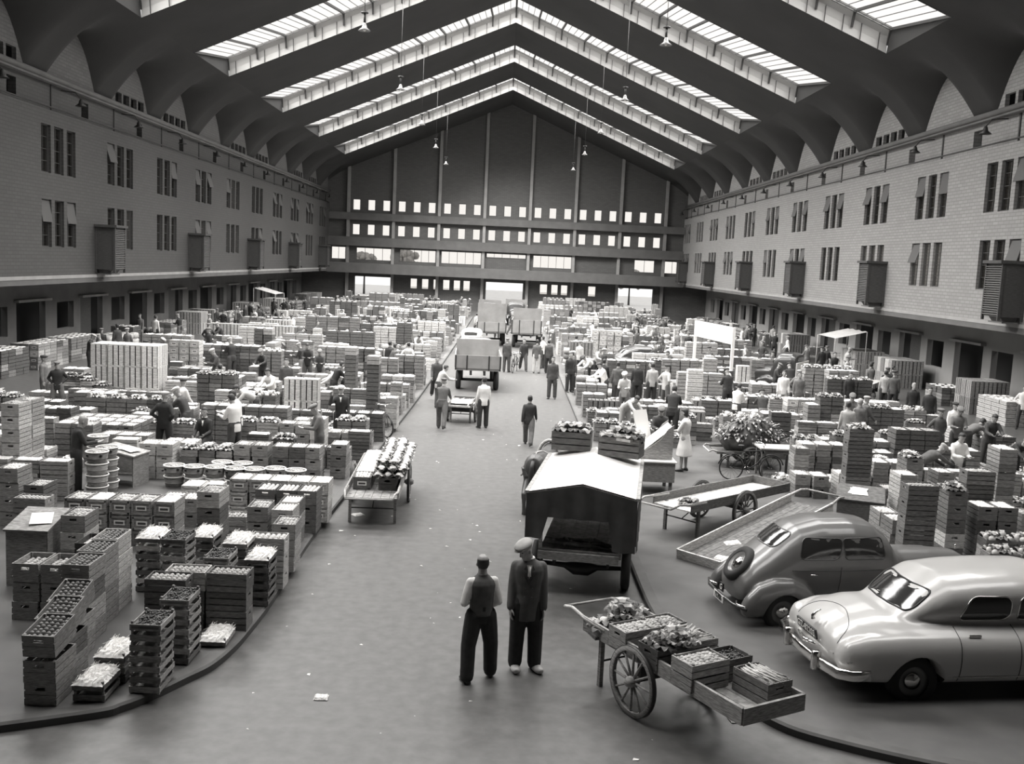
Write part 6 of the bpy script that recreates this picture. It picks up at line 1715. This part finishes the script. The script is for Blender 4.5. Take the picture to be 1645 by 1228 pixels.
POSES = {
 'stand': dict(legL=(0, 0), legR=(.05, .05), armL=(.05, .14, .25, 0), armR=(0, .14, .2, 0)),
 'walk': dict(legL=(.42, .1), legR=(-.38, .25), armL=(-.35, .12, .2, 0), armR=(.35, .12, .35, 0), lean=.05),
 'push': dict(lean=.32, legL=(.35, .2), legR=(-.45, .15), armL=(.75, .1, .35, 0), armR=(.7, .1, .35, 0)),
 'bend': dict(lean=1.1, legL=(.1, .15), legR=(-.05, .1), armL=(.75, .1, .3, .1), armR=(.95, .1, .2, .1), hipy=-.1, headlean=.8),
 'work': dict(lean=.42, legL=(.05, .1), legR=(-.1, .05), armL=(.8, .15, .6, .3), armR=(.7, .15, .7, .3), headlean=.5),
 'read': dict(lean=.12, legL=(.0, .05), legR=(.05, .05), armL=(.45, .12, 1.2, .4), armR=(.45, .12, 1.2, .4), headlean=.45),
 'phone': dict(lean=.05, legL=(0, 0), legR=(.1, .1), armL=(.1, .2, .5, 0), armR=(.9, .5, 2.1, .5), shirt=1),
 'lady': dict(dress=1, longhair=1, legL=(.05, .05), legR=(-.03, .0), armL=(.5, .12, .9, .3), armR=(.5, .12, .8, .3), headlean=.3, sleeve=.05, g=.014, hem=-.05),
 'hips': dict(legL=(.0, 0), legR=(.0, .0), armL=(-.45, .55, 1.2, .9), armR=(-.4, .5, 1.1, .9), spread=.14),
 'sit': dict(hip=.55, sit=1, lean=.1, legL=(1.2, 1.2), legR=(1.3, 1.25), armL=(.4, .15, .9, .3), armR=(.3, .2, .8, .3), shirt=1),
}
TP = {k: build_person(k, v, .018)[0] for k, v in POSES.items()}
def shifted(o, dz): o.location.z += dz
PN = {'jacket': 'jacket', 'trousers': 'trousers', 'skirt': 'skirt', 'shoes': 'shoes', 'hair': 'hair', 'cap': 'cap', 'eyes': 'eyes', 'shirt': 'shirt'}
def person(T, x, y, z, face, lab, top='dark', bot='black', cap=None, hair='dark', s=1.0, group=None, far=False, apron=None, noshirt=False):
    """face: compass direction in degrees the figure looks to (0 = away from the camera, 180 = to the camera)"""
    o = obj('person', T['body'], None, (x, y, z), R(-face)); o.scale = (s, s, s); tag(o, lab, 'person', group)
    topn = 'shirt' if top in ('white', 'light') else 'jacket'
    for k in ('jacket', 'trousers', 'skirt', 'shoes', 'hair', 'cap', 'eyes', 'shirt'):
        if k not in T: continue
        if k == 'hair' and (cap or hair is None): continue
        if k == 'cap' and not cap: continue
        if k == 'eyes' and far: continue
        if k == 'shirt' and (topn == 'shirt' or noshirt): continue
        c = obj(topn if k == 'jacket' else k, T[k], o)
        m = {'jacket': CL[top], 'trousers': CL[bot], 'skirt': CL[bot], 'cap': CL[cap] if cap else None, 'hair': HAIR if hair == 'dark' else HAIRG}.get(k)
        if m: c.material_slots[0].link = 'OBJECT'; c.material_slots[0].material = m
    return o
# the two talking men
bald, JB = build_person('bald', dict(lg=.03, legL=(-.05, .1), legR=(.08, .0), armL=(-.1, .30, 1.35, .55), armR=(-.15, .22, 1.1, .6), spread=.17, headlean=.05, headturn=-.1, hem=-.02, sleeves=0, g=.014, bvox=.0085, curl=.9), .012)
b = MB()
for k in 'LR': arm(b, JB, k, .012, .62)
torso(b, JB, .004, -.02); sl = remesh(b, .013, 3, [CL['white']])
p = ground(768, 1092)
o = person(dict((k, v) for k, v in bald.items() if k not in ('cap', 'hair')), p.x, p.y, 0, -18, 'balding person in dark waistcoat and light shirtsleeves, back turned, left of the two talking', 'charcoal', 'black', s=1.0)
c = obj('shirt', sl, o)
b = MB(); H = JB['HM']; c0 = JB['head']      # fringe of hair round the bald crown
rings = [ring(c0+H @ Vector((0, yo, z)), H, wx, wy, 20, 2.1) for z, wx, wy, yo in ((.06, .079, .085, -.028), (.03, .083, .088, -.028), (-.02, .079, .078, -.03), (-.06, .062, .06, -.03))]
b.loft(rings, 0, False); b.build('hair', HAIR, o)
b = MB(); b.box(-.02, .02, -.003, .003, -.03, .03, 0, Matrix.Translation(JB['hip']+Vector((0, -.142, .1)))); b.tube([JB['hip']+Vector((.166*math.cos(a), .136*math.sin(a), -.005)) for a in [2*PI*q/18 for q in range(18)]], .008, 5, closed=True); b.build('waist_strap', CL['black'], o)
tall, JT = build_person('tall', dict(clogs=1, legL=(.05, .05), legR=(-.03, .02), armL=(.02, .10, .1, 0), armR=(.05, .12, .18, 0), spread=.05, headlean=.42, headturn=-1.15, twist=-.3, lean=.04, hem=-.26, g=.024, lg=.028, bvox=.0085, curl=.6), .012)
p = ground(842, 1076)
tall['cap'].materials[0] = CL['light']
o = person(tall, p.x, p.y, 0, 162, 'tall person in dark jacket, pale flat cap and wooden clogs, right of the two talking', 'charcoal', 'black', cap='light', s=1.08)
for ch in o.children:
    if ch.name.startswith('shoes'): ch.name = 'clogs'; ch.material_slots[0].link = 'OBJECT'; ch.material_slots[0].material = CL['clog']
b = MB(); MM = JT['M']; hp = JT['hip']
for s in (-1, 1):
    b.add([hp+MM @ Vector(v) for v in ((s*.04, .122, .50), (s*.085, .128, .42), (s*.06, .157, .36), (s*.0, .163, .24), (s*.03, .150, .38))], [(0, 1, 2, 3, 4)])
for z in (.2, .08):
    for x in (-.045, .045): b.ball(hp+MM @ Vector((x, .152, z)), .011, 0, 8, .6)
b.build('lapels', CL['dark'], o)

def at(T, u, v, face, lab, top='dark', bot='black', z=0.0, **kw):
    p = ground(u, v, z); return person(TP[T], p.x, p.y, z, face, lab, top, bot, **kw)
for T_, u, v, face, lab, top, bot, z, kw, x_, y_ in PEOPLE:
    person(TP[T_], x_, y_, z, face, lab, top, bot, **kw)
# the crowd further off: each one separate, the look varied
rc2 = random.Random(17)
TW = {'white': 'white shirt', 'light': 'light coat', 'grey': 'grey jacket', 'dark': 'dark jacket', 'black': 'black coat', 'charcoal': 'charcoal jacket'}
PW = {'stand': 'standing', 'walk': 'walking', 'work': 'leaning over crates', 'read': 'looking down at the hands', 'hips': 'with hands on hips', 'bend': 'bending low'}
spots = {}
def crowd(n, xa, xb, ya, yb, where, z=.115, poses=('stand', 'work', 'read', 'walk', 'hips', 'bend')):
    k = 0; tries = 0
    while k < n and tries < n*30:
        tries += 1
        x = rc2.uniform(xa, xb); y = ya+(yb-ya)*rc2.random()
        if abs(x) < 17 and abs(x) > 3.3 and blocked(x-.18, x+.18, y-.18, y+.18, 0): continue
        OCC.append((x-.22, x+.22, y-.22, y+.22))
        pose = rc2.choice(poses); top = rc2.choice(['white', 'light', 'grey', 'dark', 'black', 'charcoal', 'dark', 'black']); cap = rc2.choice([None, None, 'grey', 'dark', 'light'])
        l = 'distant person in %s%s, %s, %s' % (TW[top], ' and '+{'grey': 'grey', 'dark': 'dark', 'light': 'pale'}[cap]+' cap' if cap else '', PW[pose], where)
        o = person(TP[pose], x, y, z, rc2.uniform(0, 360), ' '.join(l.split()[:16]), top, rc2.choice(['black', 'dark', 'charcoal', 'grey']), cap=cap, far=True, s=rc2.uniform(.94, 1.04))
        spots.setdefault(o['label'], []).append(o); k += 1
crowd(26, -19.6, -17.2, 42, 90, 'in the left side passage', 0.0, ('stand', 'walk', 'stand', 'read', 'hips'))
crowd(22, 16.2, 19.8, 42, 90, 'in the right side passage', 0.0, ('stand', 'walk', 'stand', 'read', 'hips'))
crowd(9, -15.8, -4.2, 25, 40, 'among the nearer left stalls')
crowd(12, 7.4, 15.2, 27, 42, 'among the nearer right stalls')
crowd(36, -15.8, -3.8, 38, 66, 'among the left stalls')
crowd(40, 3.8, 15, 38, 66, 'among the right stalls')
crowd(34, -15.8, -3.5, 66, 108, 'far back on the left')
crowd(34, 3.8, 15, 66, 108, 'far back on the right')
crowd(16, -2.4, 2.6, 72, 108, 'at the end of the aisle', 0.0, ('stand', 'walk'))
for l, os_ in spots.items():
    if len(os_) > 1:
        for o in os_: o['group'] = l
# the small handcart being pushed up the aisle
hc5 = handcart((-1.25, 35.9, 0), R(-95), 1.5, .8, .78, 'small handcart with white goods being pushed up the aisle', 'dark', .8, .36, hand=.55)
LAB = {}; ALL_ITEMS = []
on(hc5, .75, 0, .66, None, '', 'wool', '', 0, 'white goods heaped on the small handcart in the aisle', 1.5)
